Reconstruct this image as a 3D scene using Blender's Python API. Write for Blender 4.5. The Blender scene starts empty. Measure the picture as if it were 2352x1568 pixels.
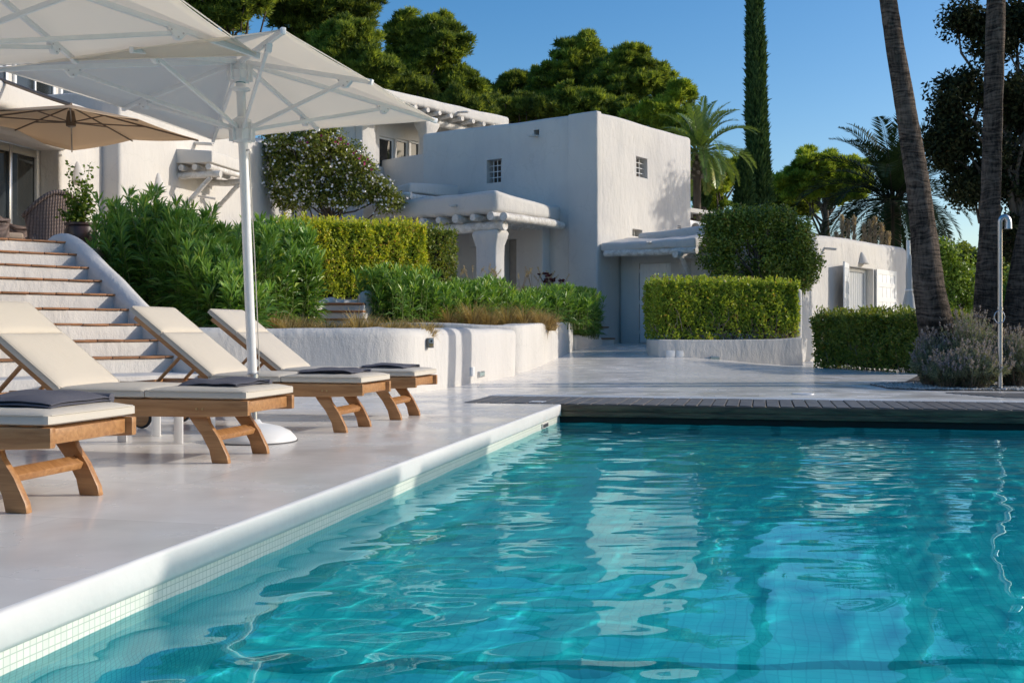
import bpy, bmesh, math, random
import numpy as np
from mathutils import Vector, Matrix, noise

R = math.radians
scene = bpy.context.scene
COL = scene.collection

# ------------------------------------------------------------------ camera, sky, sun, exposure
F, CX, HY, HC = 2450.0, 1176.0, 757.0, 0.72      # focal length and horizon of the photograph at 2352 px width, eye height
cam_d = bpy.data.cameras.new('camera')
cam = bpy.data.objects.new('camera', cam_d)
COL.objects.link(cam)
cam.location = (0, 0, HC)
cam.rotation_euler = (R(90), 0, 0)
cam_d.sensor_width = 36
cam_d.lens = 36 * F / 2352
cam_d.shift_y = -27 / 2352
cam_d.clip_end = 3000
scene.camera = cam

SUN_EL, SUN_AZ = R(22.5), R(5)                    # azimuth from +X towards +Y
S = Vector((math.cos(SUN_EL) * math.cos(SUN_AZ), math.cos(SUN_EL) * math.sin(SUN_AZ), math.sin(SUN_EL)))
world = bpy.data.worlds.new('World')
scene.world = world
world.use_nodes = True
wn = world.node_tree.nodes
wn.clear()
sky = wn.new('ShaderNodeTexSky')
sky.sky_type = 'NISHITA'
sky.sun_disc = False
sky.sun_elevation = SUN_EL
sky.sun_rotation = R(90) - SUN_AZ
sky.altitude = 60
sky.air_density = 0.9
sky.dust_density = 1.2
sky.ozone_density = 1.5
bg = wn.new('ShaderNodeBackground')
bg.inputs['Strength'].default_value = 0.122
wo = wn.new('ShaderNodeOutputWorld')
hs = wn.new('ShaderNodeHueSaturation')
hs.inputs['Saturation'].default_value = 1.42
world.node_tree.links.new(sky.outputs[0], hs.inputs['Color'])
world.node_tree.links.new(hs.outputs[0], bg.inputs[0])
world.node_tree.links.new(bg.outputs[0], wo.inputs[0])
sun_d = bpy.data.lights.new('sun', 'SUN')
sun_d.energy = 2.2
sun_d.angle = R(0.53)
sun_d.color = (1.0, 0.92, 0.81)
sun = bpy.data.objects.new('sun', sun_d)
COL.objects.link(sun)
sun.rotation_euler = (-S).to_track_quat('-Z', 'Y').to_euler()
sun.location = (30, 5, 20)
scene.view_settings.view_transform = 'Standard'
scene.view_settings.look = 'None'
scene.view_settings.gamma = 1
scene.view_settings.exposure = 0.5
scene.render.engine = 'CYCLES'
scene.cycles.use_denoising = True
scene.cycles.max_bounces = 10
scene.cycles.transparent_max_bounces = 16
scene.cycles.transmission_bounces = 8
scene.cycles.sample_clamp_indirect = 6

# ------------------------------------------------------------------ helpers
ORG = {}
def P(px, py, D):
    return Vector(((px - CX) * D / F, D, HC + (HY - py) * D / F))
def PX(px, D): return (px - CX) * D / F
def PZ(py, D): return HC + (HY - py) * D / F

def tag(o, label=None, cat=None, group=None, kind=None):
    if label: o['label'] = label
    if cat: o['category'] = cat
    if group: o['group'] = group
    if kind: o['kind'] = kind
    return o
def thing(name, label, cat, loc=(0, 0, 0), group=None):
    o = bpy.data.objects.new(name, None)
    o.empty_display_size = 0.2
    COL.objects.link(o)
    o.location = loc
    ORG[o.name] = Vector(loc)
    return tag(o, label, cat, group)
def link_mesh(name, me, mat, parent=None, org=None):
    if parent is not None:
        og = ORG[parent.name]
    elif org is not None:
        og = Vector(org)
    else:
        n = len(me.vertices)
        co = np.empty(n * 3); me.vertices.foreach_get('co', co); co = co.reshape(-1, 3)
        og = Vector((float(co[:, 0].mean()), float(co[:, 1].mean()), float(co[:, 2].min())))
    me.transform(Matrix.Translation(-og))
    o = bpy.data.objects.new(name, me)
    COL.objects.link(o)
    if parent is not None: o.parent = parent
    else: o.location = og
    ORG[o.name] = og
    if mat is not None: me.materials.append(mat)
    return o
def copy_tree(o, parent=None):
    c = o.copy()
    COL.objects.link(c)
    c.parent = parent
    if parent is not None: c.matrix_parent_inverse = o.matrix_parent_inverse.copy()
    for ch in list(o.children): copy_tree(ch, c)
    return c

class MB:
    def __init__(s): s.bm = bmesh.new(); s.marked = []
    def _hull(s, pts, faces):
        vs = [s.bm.verts.new(p) for p in pts]
        return [s.bm.faces.new([vs[i] for i in f]) for f in faces]
    def box(s, o, a, b, c):
        o, a, b, c = Vector(o), Vector(a), Vector(b), Vector(c)
        if a.cross(b).dot(c) < 0: a, b = b, a
        pts = [o, o + a, o + a + b, o + b]
        pts += [p + c for p in pts]
        s._hull(pts, [(3, 2, 1, 0), (4, 5, 6, 7), (0, 1, 5, 4), (1, 2, 6, 5), (2, 3, 7, 6), (3, 0, 4, 7)])
        return s
    def cbox(s, c, sx, sy, sz, rot=0):
        ca, sa = math.cos(rot), math.sin(rot)
        a, b = Vector((ca * sx, sa * sx, 0)), Vector((-sa * sy, ca * sy, 0))
        return s.box(Vector(c) - a / 2 - b / 2, a, b, (0, 0, sz))
    def prism(s, poly, z0, z1):
        n = len(poly)
        area = sum(poly[i][0] * poly[(i + 1) % n][1] - poly[(i + 1) % n][0] * poly[i][1] for i in range(n))
        zs = list(z1) if hasattr(z1, '__len__') else [z1] * n
        z0s = list(z0) if hasattr(z0, '__len__') else [z0] * n
        if area < 0: poly = poly[::-1]; zs = zs[::-1]; z0s = z0s[::-1]
        b = [s.bm.verts.new((p[0], p[1], z)) for p, z in zip(poly, z0s)]
        t = [s.bm.verts.new((p[0], p[1], z)) for p, z in zip(poly, zs)]
        s.bm.faces.new(b[::-1]); s.bm.faces.new(t)
        for i in range(n):
            j = (i + 1) % n
            s.bm.faces.new((b[i], b[j], t[j], t[i]))
        return s
    def tube(s, pts, rad, n=10, cap=True):
        pts = [Vector(p) for p in pts]
        m = len(pts)
        if not hasattr(rad, '__len__'): rad = [rad] * m
        rings = []
        up = None
        for i, p in enumerate(pts):
            d = (pts[min(i + 1, m - 1)] - pts[max(i - 1, 0)]).normalized()
            if up is None:
                up = Vector((0, 0, 1)) if abs(d.z) < .9 else Vector((1, 0, 0))
            u = (up - d * up.dot(d)).normalized(); up = u
            v = d.cross(u)
            rings.append([s.bm.verts.new(p + (u * math.cos(6.28318 * k / n) + v * math.sin(6.28318 * k / n)) * rad[i]) for k in range(n)])
        for a, b in zip(rings, rings[1:]):
            for k in range(n):
                l = (k + 1) % n
                s.bm.faces.new((a[k], a[l], b[l], b[k]))
        if cap:
            s.bm.faces.new(rings[0][::-1]); s.bm.faces.new(rings[-1])
        return s
    def lathe(s, c, prof, n=24, cap=True):
        c = Vector(c)
        rings = [[s.bm.verts.new(c + Vector((r * math.cos(6.28318 * k / n), r * math.sin(6.28318 * k / n), z))) for k in range(n)] for r, z in prof]
        for a, b in zip(rings, rings[1:]):
            for k in range(n):
                l = (k + 1) % n
                s.bm.faces.new((a[k], a[l], b[l], b[k]))
        if cap:
            s.bm.faces.new(rings[0][::-1]); s.bm.faces.new(rings[-1])
        return s
    def extrude_profile(s, prof, o, ax, az, ay):
        """closed profile of (x, z) points in plane ax/az, extruded by vector ay"""
        o, ax, az, ay = Vector(o), Vector(ax), Vector(az), Vector(ay)
        a = [s.bm.verts.new(o + ax * x + az * z) for x, z in prof]
        b = [s.bm.verts.new(o + ax * x + az * z + ay) for x, z in prof]
        n = len(prof)
        s.bm.faces.new(a); s.bm.faces.new(b[::-1])
        for i in range(n):
            j = (i + 1) % n
            s.bm.faces.new((a[j], a[i], b[i], b[j]))
        return s
    def sphere(s, c, r, sc=(1, 1, 1), u=16, v=10):
        bmesh.ops.create_uvsphere(s.bm, u_segments=u, v_segments=v, radius=r, matrix=Matrix.Translation(c) @ Matrix.Diagonal((*sc, 1)))
        return s
    def build(s, name, mat, parent=None, bevel=0, seg=2, smooth=True, ang=40, org=None, wobble=0, wfreq=1.0, sub=0):
        bm = s.bm
        bmesh.ops.recalc_face_normals(bm, faces=bm.faces)
        if bevel:
            es = [e for e in bm.edges if len(e.link_faces) == 2 and e.calc_face_angle(0) > R(35)]
            bmesh.ops.bevel(bm, geom=es, offset=bevel, segments=seg, profile=.5, affect='EDGES', clamp_overlap=True)
        if sub:
            for _ in range(8):
                es = [e for e in bm.edges if e.calc_length() > sub]
                if not es: break
                bmesh.ops.subdivide_edges(bm, edges=es, cuts=1, use_grid_fill=True)
            bmesh.ops.triangulate(bm, faces=[f for f in bm.faces if len(f.verts) > 4])
        if wobble:
            for v in bm.verts:
                q = v.co * wfreq
                v.co += Vector((noise.noise(q + Vector((3.1, 0, 0))), noise.noise(q + Vector((0, 7.7, 0))), noise.noise(q + Vector((0, 0, 5.3))))) * wobble
        me = bpy.data.meshes.new(name)
        bm.to_mesh(me); bm.free()
        if smooth:
            me.polygons.foreach_set('use_smooth', [True] * len(me.polygons))
            me.set_sharp_from_angle(angle=R(ang))
        return link_mesh(name, me, mat, parent, org)

def np_mesh(name, verts, faces, mat, parent=None, rnd=None, smooth=False, org=None):
    verts = np.ascontiguousarray(verts, dtype=np.float32); faces = np.ascontiguousarray(faces, dtype=np.int32)
    me = bpy.data.meshes.new(name)
    k = faces.shape[1]
    me.vertices.add(len(verts)); me.vertices.foreach_set('co', verts.ravel())
    me.loops.add(faces.size); me.loops.foreach_set('vertex_index', faces.ravel())
    me.polygons.add(len(faces)); me.polygons.foreach_set('loop_start', np.arange(0, faces.size, k, dtype=np.int32))
    if smooth: me.polygons.foreach_set('use_smooth', np.ones(len(faces), dtype=bool))
    me.update(calc_edges=True)
    if rnd is not None:
        at = me.attributes.new('rnd', 'FLOAT', 'POINT')
        at.data.foreach_set('value', np.ascontiguousarray(rnd, dtype=np.float32))
    return link_mesh(name, me, mat, parent, org)

def cut(o, cutters):
    """carve box-shaped recesses out of a solid wall"""
    mb = MB()
    for c in cutters: mb.box(*c)
    bmesh.ops.recalc_face_normals(mb.bm, faces=mb.bm.faces)
    me = bpy.data.meshes.new('tmp'); mb.bm.to_mesh(me); mb.bm.free()
    me.transform(Matrix.Translation(-ORG[o.name]))
    t = bpy.data.objects.new('tmp', me); COL.objects.link(t)
    par = o.parent; o.parent = None; keep = o.location.copy(); o.location = (0, 0, 0)
    m = o.modifiers.new('cut', 'BOOLEAN'); m.object = t; m.operation = 'DIFFERENCE'; m.solver = 'EXACT'
    bpy.context.view_layer.update()
    ev = o.evaluated_get(bpy.context.evaluated_depsgraph_get())
    new = bpy.data.meshes.new_from_object(ev)
    o.modifiers.clear()
    o.data = new
    bpy.data.objects.remove(t)
    o.parent = par; o.location = keep
    new.set_sharp_from_angle(angle=R(40))

class Face:
    """a vertical wall plane: s runs along it, d outwards, z up"""
    def __init__(f, o, t):
        f.o = Vector((o[0], o[1], 0)); f.t = Vector((t[0], t[1], 0)).normalized()
        f.n = Vector((f.t.y, -f.t.x, 0))
    def flip(f): f.n = -f.n; return f
    def pt(f, s, d, z): return f.o + f.t * s + f.n * d + Vector((0, 0, z))
    def box(f, s0, s1, d0, d1, z0, z1): return (f.pt(s0, d0, z0), f.t * (s1 - s0), f.n * (d1 - d0), Vector((0, 0, z1 - z0)))
    def s_at(f, px):                    # where the line of sight through column px meets the plane
        k = (px - CX) / F
        return (k * f.o.y - f.o.x) / (f.t.x - k * f.t.y)
    def D(f, s): return f.o.y + f.t.y * s
    def sz(f, px, py):
        s = f.s_at(px); return s, PZ(py, f.D(s))

# ------------------------------------------------------------------ materials
def new_mat(name):
    m = bpy.data.materials.new(name); m.use_nodes = True
    nt = m.node_tree; nt.nodes.clear()
    out = nt.nodes.new('ShaderNodeOutputMaterial')
    return m, nt, out
def N(nt, kind, **kw):
    n = nt.nodes.new(kind)
    for k, v in kw.items():
        if k.startswith('_'): setattr(n, k[1:], v)
        else: n.inputs[k.replace('__', ' ')].default_value = v
    return n
def L(nt, a, b): nt.links.new(a, b)
def rgb(c): return (c[0], c[1], c[2], 1)

def simple(name, col, rough=.6, metal=0, var=.12, vscale=6, bump=0, bscale=40, spec=.5, coat=0, stretch=None):
    m, nt, out = new_mat(name)
    b = N(nt, 'ShaderNodeBsdfPrincipled', Roughness=rough, Metallic=metal)
    b.inputs['Specular IOR Level'].default_value = spec
    if coat: b.inputs['Coat Weight'].default_value = coat
    tc = N(nt, 'ShaderNodeTexCoord')
    mp = N(nt, 'ShaderNodeMapping')
    if stretch: mp.inputs['Scale'].default_value = stretch
    L(nt, tc.outputs['Object'], mp.inputs[0])
    nz = N(nt, 'ShaderNodeTexNoise', Scale=vscale, Detail=5.0)
    L(nt, mp.outputs[0], nz.inputs['Vector'])
    mr = N(nt, 'ShaderNodeMapRange'); mr.inputs[1].default_value = .3; mr.inputs[2].default_value = .7
    mr.inputs[3].default_value = 1 - var; mr.inputs[4].default_value = 1 + var * .4
    L(nt, nz.outputs[0], mr.inputs[0])
    mx = N(nt, 'ShaderNodeMix', _data_type='RGBA', _blend_type='MULTIPLY')
    mx.inputs[0].default_value = 1
    mx.inputs[6].default_value = rgb(col)
    L(nt, mr.outputs[0], mx.inputs[7])
    L(nt, mx.outputs[2], b.inputs['Base Color'])
    if bump:
        n2 = N(nt, 'ShaderNodeTexNoise', Scale=bscale, Detail=4.0)
        L(nt, mp.outputs[0], n2.inputs['Vector'])
        bp = N(nt, 'ShaderNodeBump', Strength=1.0, Distance=bump)
        L(nt, n2.outputs[0], bp.inputs['Height']); L(nt, bp.outputs[0], b.inputs['Normal'])
    L(nt, b.outputs[0], out.inputs[0])
    return m

def plaster(name, col=(.66, .635, .60), amp=1.0, dirt=.08):
    m, nt, out = new_mat(name)
    b = N(nt, 'ShaderNodeBsdfPrincipled', Roughness=.82)
    b.inputs['Specular IOR Level'].default_value = .3
    tc = N(nt, 'ShaderNodeNewGeometry')
    mp = N(nt, 'ShaderNodeMapping'); mp.inputs['Scale'].default_value = (1, 1, .45)
    L(nt, tc.outputs['Position'], mp.inputs[0])
    n1 = N(nt, 'ShaderNodeTexNoise', Scale=2.2, Detail=3.0); L(nt, mp.outputs[0], n1.inputs['Vector'])
    n2 = N(nt, 'ShaderNodeTexNoise', Scale=9.0, Detail=5.0, Roughness=.6); L(nt, mp.outputs[0], n2.inputs['Vector'])
    n3 = N(nt, 'ShaderNodeTexNoise', Scale=60.0, Detail=3.0); L(nt, tc.outputs['Position'], n3.inputs['Vector'])
    b1 = N(nt, 'ShaderNodeBump', Strength=1.0, Distance=.03 * amp); L(nt, n1.outputs[0], b1.inputs['Height'])
    b2 = N(nt, 'ShaderNodeBump', Strength=1.0, Distance=.012 * amp); L(nt, n2.outputs[0], b2.inputs['Height']); L(nt, b1.outputs[0], b2.inputs['Normal'])
    b3 = N(nt, 'ShaderNodeBump', Strength=1.0, Distance=.0025 * amp); L(nt, n3.outputs[0], b3.inputs['Height']); L(nt, b2.outputs[0], b3.inputs['Normal'])
    L(nt, b3.outputs[0], b.inputs['Normal'])
    n4 = N(nt, 'ShaderNodeTexNoise', Scale=.9, Detail=6.0, Roughness=.65); 
    mp4 = N(nt, 'ShaderNodeMapping'); mp4.inputs['Scale'].default_value = (1.3, 1.3, .3)
    L(nt, tc.outputs['Position'], mp4.inputs[0]); L(nt, mp4.outputs[0], n4.inputs['Vector'])
    mr = N(nt, 'ShaderNodeMapRange'); mr.inputs[1].default_value = .35; mr.inputs[2].default_value = .75
    mr.inputs[3].default_value = 1; mr.inputs[4].default_value = 1 - dirt
    L(nt, n4.outputs[0], mr.inputs[0])
    mx = N(nt, 'ShaderNodeMix', _data_type='RGBA', _blend_type='MULTIPLY'); mx.inputs[0].default_value = 1
    mx.inputs[6].default_value = rgb(col); L(nt, mr.outputs[0], mx.inputs[7])
    n5 = N(nt, 'ShaderNodeTexNoise', Scale=.55, Detail=2.0); L(nt, tc.outputs['Position'], n5.inputs['Vector'])
    cr5 = N(nt, 'ShaderNodeValToRGB'); cr5.color_ramp.elements[0].position = .44; cr5.color_ramp.elements[1].position = .56
    cr5.color_ramp.elements[0].color = (.955, .955, .96, 1); cr5.color_ramp.elements[1].color = (1.02, 1.015, 1.0, 1)
    L(nt, n5.outputs[0], cr5.inputs[0])
    vo = N(nt, 'ShaderNodeTexVoronoi', Scale=.8); vo.feature = 'DISTANCE_TO_EDGE'
    nd = N(nt, 'ShaderNodeTexNoise', Scale=3.0, Detail=4.0); L(nt, tc.outputs['Position'], nd.inputs['Vector'])
    va = N(nt, 'ShaderNodeVectorMath', _operation='MULTIPLY_ADD'); L(nt, nd.outputs['Color'], va.inputs[0]); va.inputs[1].default_value = (.5, .5, .5); L(nt, tc.outputs['Position'], va.inputs[2])
    L(nt, va.outputs[0], vo.inputs['Vector'])
    crk = N(nt, 'ShaderNodeMapRange'); crk.inputs[1].default_value = 0; crk.inputs[2].default_value = .012; crk.inputs[3].default_value = .90; crk.inputs[4].default_value = 1.0
    L(nt, vo.outputs['Distance'], crk.inputs[0])
    m5 = N(nt, 'ShaderNodeMix', _data_type='RGBA', _blend_type='MULTIPLY'); m5.inputs[0].default_value = 1
    L(nt, mx.outputs[2], m5.inputs[6]); L(nt, cr5.outputs[0], m5.inputs[7])
    m6 = N(nt, 'ShaderNodeMix', _data_type='RGBA', _blend_type='MULTIPLY'); m6.inputs[0].default_value = .7
    L(nt, m5.outputs[2], m6.inputs[6]); L(nt, crk.outputs[0], m6.inputs[7])
    L(nt, m6.outputs[2], b.inputs['Base Color'])
    L(nt, b.outputs[0], out.inputs[0])
    return m

def leafmat(name, dark, light, trans=.3, rough=.5, spec=.4, tcol=None, extra=None):
    """leaf colour picked leaf by leaf from the 'rnd' attribute"""
    m, nt, out = new_mat(name)
    at = N(nt, 'ShaderNodeAttribute', _attribute_name='rnd')
    cr = N(nt, 'ShaderNodeValToRGB')
    cr.color_ramp.elements[0].color = rgb(dark); cr.color_ramp.elements[0].position = .05
    cr.color_ramp.elements[1].color = rgb(light); cr.color_ramp.elements[1].position = .8
    if extra:
        e = cr.color_ramp.elements.new(.97); e.color = rgb(extra)
        cr.color_ramp.elements[1].position = .8
    L(nt, at.outputs['Fac'], cr.inputs[0])
    b = N(nt, 'ShaderNodeBsdfPrincipled', Roughness=rough); b.inputs['Specular IOR Level'].default_value = spec
    L(nt, cr.outputs[0], b.inputs['Base Color'])
    t = N(nt, 'ShaderNodeBsdfTranslucent')
    tm = N(nt, 'ShaderNodeMix', _data_type='RGBA', _blend_type='MULTIPLY'); tm.inputs[0].default_value = 1
    L(nt, cr.outputs[0], tm.inputs[6]); tm.inputs[7].default_value = rgb(tcol or (1.5, 1.35, .6))
    L(nt, tm.outputs[2], t.inputs[0])
    ms = N(nt, 'ShaderNodeMixShader'); ms.inputs[0].default_value = trans
    L(nt, b.outputs[0], ms.inputs[1]); L(nt, t.outputs[0], ms.inputs[2])
    L(nt, ms.outputs[0], out.inputs[0])
    return m

def fabric(name, col, trans=0, rough=.85, weave=0):
    m, nt, out = new_mat(name)
    b = N(nt, 'ShaderNodeBsdfPrincipled', Roughness=rough); b.inputs['Specular IOR Level'].default_value = .2
    b.inputs['Base Color'].default_value = rgb(col)
    tc = N(nt, 'ShaderNodeTexCoord')
    nz = N(nt, 'ShaderNodeTexNoise', Scale=5.0, Detail=3.0); L(nt, tc.outputs['Object'], nz.inputs['Vector'])
    n2 = N(nt, 'ShaderNodeTexNoise', Scale=400.0, Detail=2.0); L(nt, tc.outputs['Object'], n2.inputs['Vector'])
    bp = N(nt, 'ShaderNodeBump', Strength=.6, Distance=.012); L(nt, nz.outputs[0], bp.inputs['Height'])
    b2 = N(nt, 'ShaderNodeBump', Strength=.6, Distance=.0012 + weave); L(nt, n2.outputs[0], b2.inputs['Height']); L(nt, bp.outputs[0], b2.inputs['Normal'])
    L(nt, b2.outputs[0], b.inputs['Normal'])
    if trans:
        t = N(nt, 'ShaderNodeBsdfTranslucent'); t.inputs[0].default_value = rgb(col)
        ms = N(nt, 'ShaderNodeMixShader'); ms.inputs[0].default_value = trans
        L(nt, b.outputs[0], ms.inputs[1]); L(nt, t.outputs[0], ms.inputs[2]); L(nt, ms.outputs[0], out.inputs[0])
    else:
        L(nt, b.outputs[0], out.inputs[0])
    return m

def wood(name, c1, c2, rough=.45, axis=(1, 12, 12), sc=3.0, bump=.002):
    m, nt, out = new_mat(name)
    b = N(nt, 'ShaderNodeBsdfPrincipled', Roughness=rough)
    tc = N(nt, 'ShaderNodeTexCoord'); mp = N(nt, 'ShaderNodeMapping'); mp.inputs['Scale'].default_value = axis
    L(nt, tc.outputs['Object'], mp.inputs[0])
    nz = N(nt, 'ShaderNodeTexNoise', Scale=sc, Detail=6.0, Roughness=.6, Distortion=.6); L(nt, mp.outputs[0], nz.inputs['Vector'])
    cr = N(nt, 'ShaderNodeValToRGB')
    cr.color_ramp.elements[0].color = rgb(c1); cr.color_ramp.elements[0].position = .32
    cr.color_ramp.elements[1].color = rgb(c2); cr.color_ramp.elements[1].position = .68
    L(nt, nz.outputs[0], cr.inputs[0]); L(nt, cr.outputs[0], b.inputs['Base Color'])
    bp = N(nt, 'ShaderNodeBump', Strength=.7, Distance=bump); L(nt, nz.outputs[0], bp.inputs['Height']); L(nt, bp.outputs[0], b.inputs['Normal'])
    L(nt, b.outputs[0], out.inputs[0])
    return m

M = {}
M['plaster'] = plaster('white_plaster')
M['plaster_rough'] = plaster('white_plaster_rough', amp=1.35, dirt=.1)
M['plaster_soft'] = plaster('white_plaster_smooth', amp=.55, dirt=.06)
M['whitelog'] = wood('whitewashed_log', (.50, .46, .41), (.80, .78, .74), .75, (2, 2, 2), 4, .02)
M['white'] = simple('white_paint', (.8, .8, .79), .45, var=.05)
M['white_metal'] = simple('white_coated_metal', (.8, .8, .79), .32, var=.04, vscale=20)
M['teak'] = wood('oiled_teak', (.30, .135, .048), (.50, .26, .105), .42, (1.2, 14, 14), 2.4, .0015)
M['cushion'] = fabric('cream_canvas', (.60, .545, .465))
M['towel'] = fabric('slate_terry', (.125, .125, .15), rough=.95, weave=.004)
M['canopy'] = fabric('ivory_awning', (.90, .85, .765), trans=.66)
M['canopy_tan'] = fabric('tan_awning', (.76, .62, .46), trans=.58)
M['black_rubber'] = simple('black_rubber', (.02, .02, .02), .6)
M['steel'] = simple('brushed_steel', (.55, .55, .56), .34, metal=1, var=.1, vscale=30, stretch=(1, 1, .1))
M['brass'] = simple('aged_brass', (.45, .32, .16), .4, metal=1)
M['terracotta'] = simple('terracotta_tile', (.36, .17, .075), .7, var=.45, vscale=5)
M['rattan'] = None
M['soil'] = simple('dark_soil', (.075, .055, .038), .95, var=.4, vscale=12, bump=.03, bscale=18)
M['bark'] = simple('grey_bark', (.13, .10, .075), .9, var=.5, vscale=9, bump=.03, bscale=12, stretch=(1, 1, .25))
M['twig'] = simple('dry_twig', (.30, .24, .19), .9, var=.4, vscale=20)
M['dim_room'] = simple('dim_room', (.11, .092, .078), .35, var=.5, vscale=5)
M['glass_dark'] = simple('dark_window_glass', (.03, .034, .036), .04, var=.3, vscale=1.5, spec=.8)
M['grey_dark'] = simple('dark_grey_metal', (.08, .08, .085), .5)
M['pot'] = simple('glazed_brown_pot', (.085, .045, .035), .35, var=.4, vscale=4)

# ------------------------------------------------------------------ ground, deck, pool
C1 = Vector((.475, 10.33, 0))
d_ = Vector((math.sin(R(13.2)), math.cos(R(13.2)), 0))     # along the pool's long side, away from the camera
e_ = Vector((math.cos(R(11.2)), -math.sin(R(11.2)), 0))    # along its short side
def UV(u, v, z=0.0): return C1 + d_ * u + e_ * v + Vector((0, 0, z))
POOL_U0, POOL_V1, WATER_Z = -8.9, 7.6, -.17

def sstep(x): x = max(0, min(1, x)); return x * x * (3 - 2 * x)
def ramp(x, y):
    return (.34 * sstep((y - 16.9) / 7.6) + .06 * sstep((y - 24) / 4)) * (1 - sstep((x - 3.0) / 2.8)) * sstep((x + 1.5) / 1.5 + .2)
def hill(x, y):
    return -.07 + 8.5 * sstep((y - 36) / 38) * (1 - .7 * sstep((x - 12) / 30)) - 1.0 * sstep((y - 140) / 200)

def grid(us, vs, skip, zf):
    us, vs = list(us), list(vs)
    V, Fc = [], []
    for u in us:
        for v in vs:
            p = UV(u, v); V.append((p.x, p.y, zf(p.x, p.y)))
    n = len(vs)
    for i in range(len(us) - 1):
        for j in range(n - 1):
            if skip((us[i] + us[i + 1]) / 2, (vs[j] + vs[j + 1]) / 2): continue
            a = i * n + j
            Fc.append((a, a + 1, a + n + 1, a + n))
    return np.array(V), np.array(Fc)[:, ::-1]

# terrain, one sheet to the horizon
def gmat():
    m, nt, out = new_mat('dry_ground')
    b = N(nt, 'ShaderNodeBsdfPrincipled', Roughness=.95)
    g = N(nt, 'ShaderNodeNewGeometry')
    n1 = N(nt, 'ShaderNodeTexNoise', Scale=.25, Detail=8.0); L(nt, g.outputs['Position'], n1.inputs['Vector'])
    cr = N(nt, 'ShaderNodeValToRGB')
    cr.color_ramp.elements[0].color = (.055, .07, .02, 1); cr.color_ramp.elements[0].position = .4
    cr.color_ramp.elements[1].color = (.16, .12, .075, 1); cr.color_ramp.elements[1].position = .62
    L(nt, n1.outputs[0], cr.inputs[0]); L(nt, cr.outputs[0], b.inputs['Base Color']); L(nt, b.outputs[0], out.inputs[0])
    return m
us = [-900, -300, -60, -20, POOL_U0, -4, 1.05, 6, 14, 20, 24, 28, 32, 36, 40, 45, 50, 56, 62, 70, 80, 100, 130, 170, 220, 300, 420, 700, 1200]
vs = [-1200, -500, -200, -100, -60, -45, -32, -24, -16, -8, -.98, 0, POOL_V1 + .4, 12, 16, 22, 30, 45, 70, 110, 200, 500, 1200]
V, Fc = grid(us, vs, lambda u, v: POOL_U0 - .1 < u < 1.05 and -1 < v < POOL_V1 + .45, hill)
tag(np_mesh('ground', V, Fc, gmat(), smooth=True), kind='structure')

def deckmat():
    m, nt, out = new_mat('polished_microcement')
    b = N(nt, 'ShaderNodeBsdfPrincipled'); b.inputs['Specular IOR Level'].default_value = .28
    g = N(nt, 'ShaderNodeNewGeometry')
    mp = N(nt, 'ShaderNodeMapping'); mp.inputs['Rotation'].default_value = (0, 0, R(13)); mp.inputs['Scale'].default_value = (1, .45, 1)
    L(nt, g.outputs['Position'], mp.inputs[0])
    n1 = N(nt, 'ShaderNodeTexNoise', Scale=1.1, Detail=7.0, Roughness=.6); L(nt, mp.outputs[0], n1.inputs['Vector'])
    cr = N(nt, 'ShaderNodeValToRGB')
    cr.color_ramp.elements[0].color = (.76, .715, .655, 1); cr.color_ramp.elements[0].position = .3
    cr.color_ramp.elements[1].color = (.87, .835, .78, 1); cr.color_ramp.elements[1].position = .7
    L(nt, n1.outputs[0], cr.inputs[0])
    br = N(nt, 'ShaderNodeTexBrick', Scale=1.0); br.offset = .37
    br.inputs['Brick Width'].default_value = 1.3; br.inputs['Row Height'].default_value = .9
    br.inputs['Mortar Size'].default_value = .004; br.inputs['Mortar'].default_value = (.84, .83, .82, 1); br.inputs['Color1'].default_value = (.90, .895, .89, 1); br.inputs['Color2'].default_value = (1.05, 1.05, 1.05, 1)
    mp2 = N(nt, 'ShaderNodeMapping'); mp2.inputs['Rotation'].default_value = (0, 0, R(13)); L(nt, g.outputs['Position'], mp2.inputs[0]); L(nt, mp2.outputs[0], br.inputs['Vector'])
    mx = N(nt, 'ShaderNodeMix', _data_type='RGBA', _blend_type='MULTIPLY'); mx.inputs[0].default_value = 1
    L(nt, cr.outputs[0], mx.inputs[6]); L(nt, br.outputs[0], mx.inputs[7])
    L(nt, mx.outputs[2], b.inputs['Base Color'])
    n2 = N(nt, 'ShaderNodeTexNoise', Scale=2.3, Detail=6.0); L(nt, g.outputs['Position'], n2.inputs['Vector'])
    mr = N(nt, 'ShaderNodeMapRange'); mr.inputs[1].default_value = .35; mr.inputs[2].default_value = .7; mr.inputs[3].default_value = .14; mr.inputs[4].default_value = .34
    L(nt, n2.outputs[0], mr.inputs[0]); L(nt, mr.outputs[0], b.inputs['Roughness'])
    n3 = N(nt, 'ShaderNodeTexNoise', Scale=3.5, Detail=3.0); L(nt, g.outputs['Position'], n3.inputs['Vector'])
    bp = N(nt, 'ShaderNodeBump', Strength=1, Distance=.0022); L(nt, n3.outputs[0], bp.inputs['Height']); L(nt, bp.outputs[0], b.inputs['Normal'])
    L(nt, b.outputs[0], out.inputs[0])
    return m
M['deck'] = deckmat()
us = [-14, -11, POOL_U0, -6, -3, -1, 0, 1.05, 2, 4] + [5 + .6 * i for i in range(36)]
vs = [-16, -10, -7] + [-5 + .6 * i for i in range(7)] + [-.98, -.02, 0, .6, 1.2, 1.8, 2.4, 3, 3.6, 4.2, 4.8, 5.4, 6, 6.8, POOL_V1 + .4, 9, 11, 14]
V, Fc = grid(us, vs, lambda u, v: (POOL_U0 < u < 0 and -.02 < v < POOL_V1 + .39) or (0 < u < 1.05 and -.97 < v < POOL_V1 + .39), lambda x, y: ramp(x, y))
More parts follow.
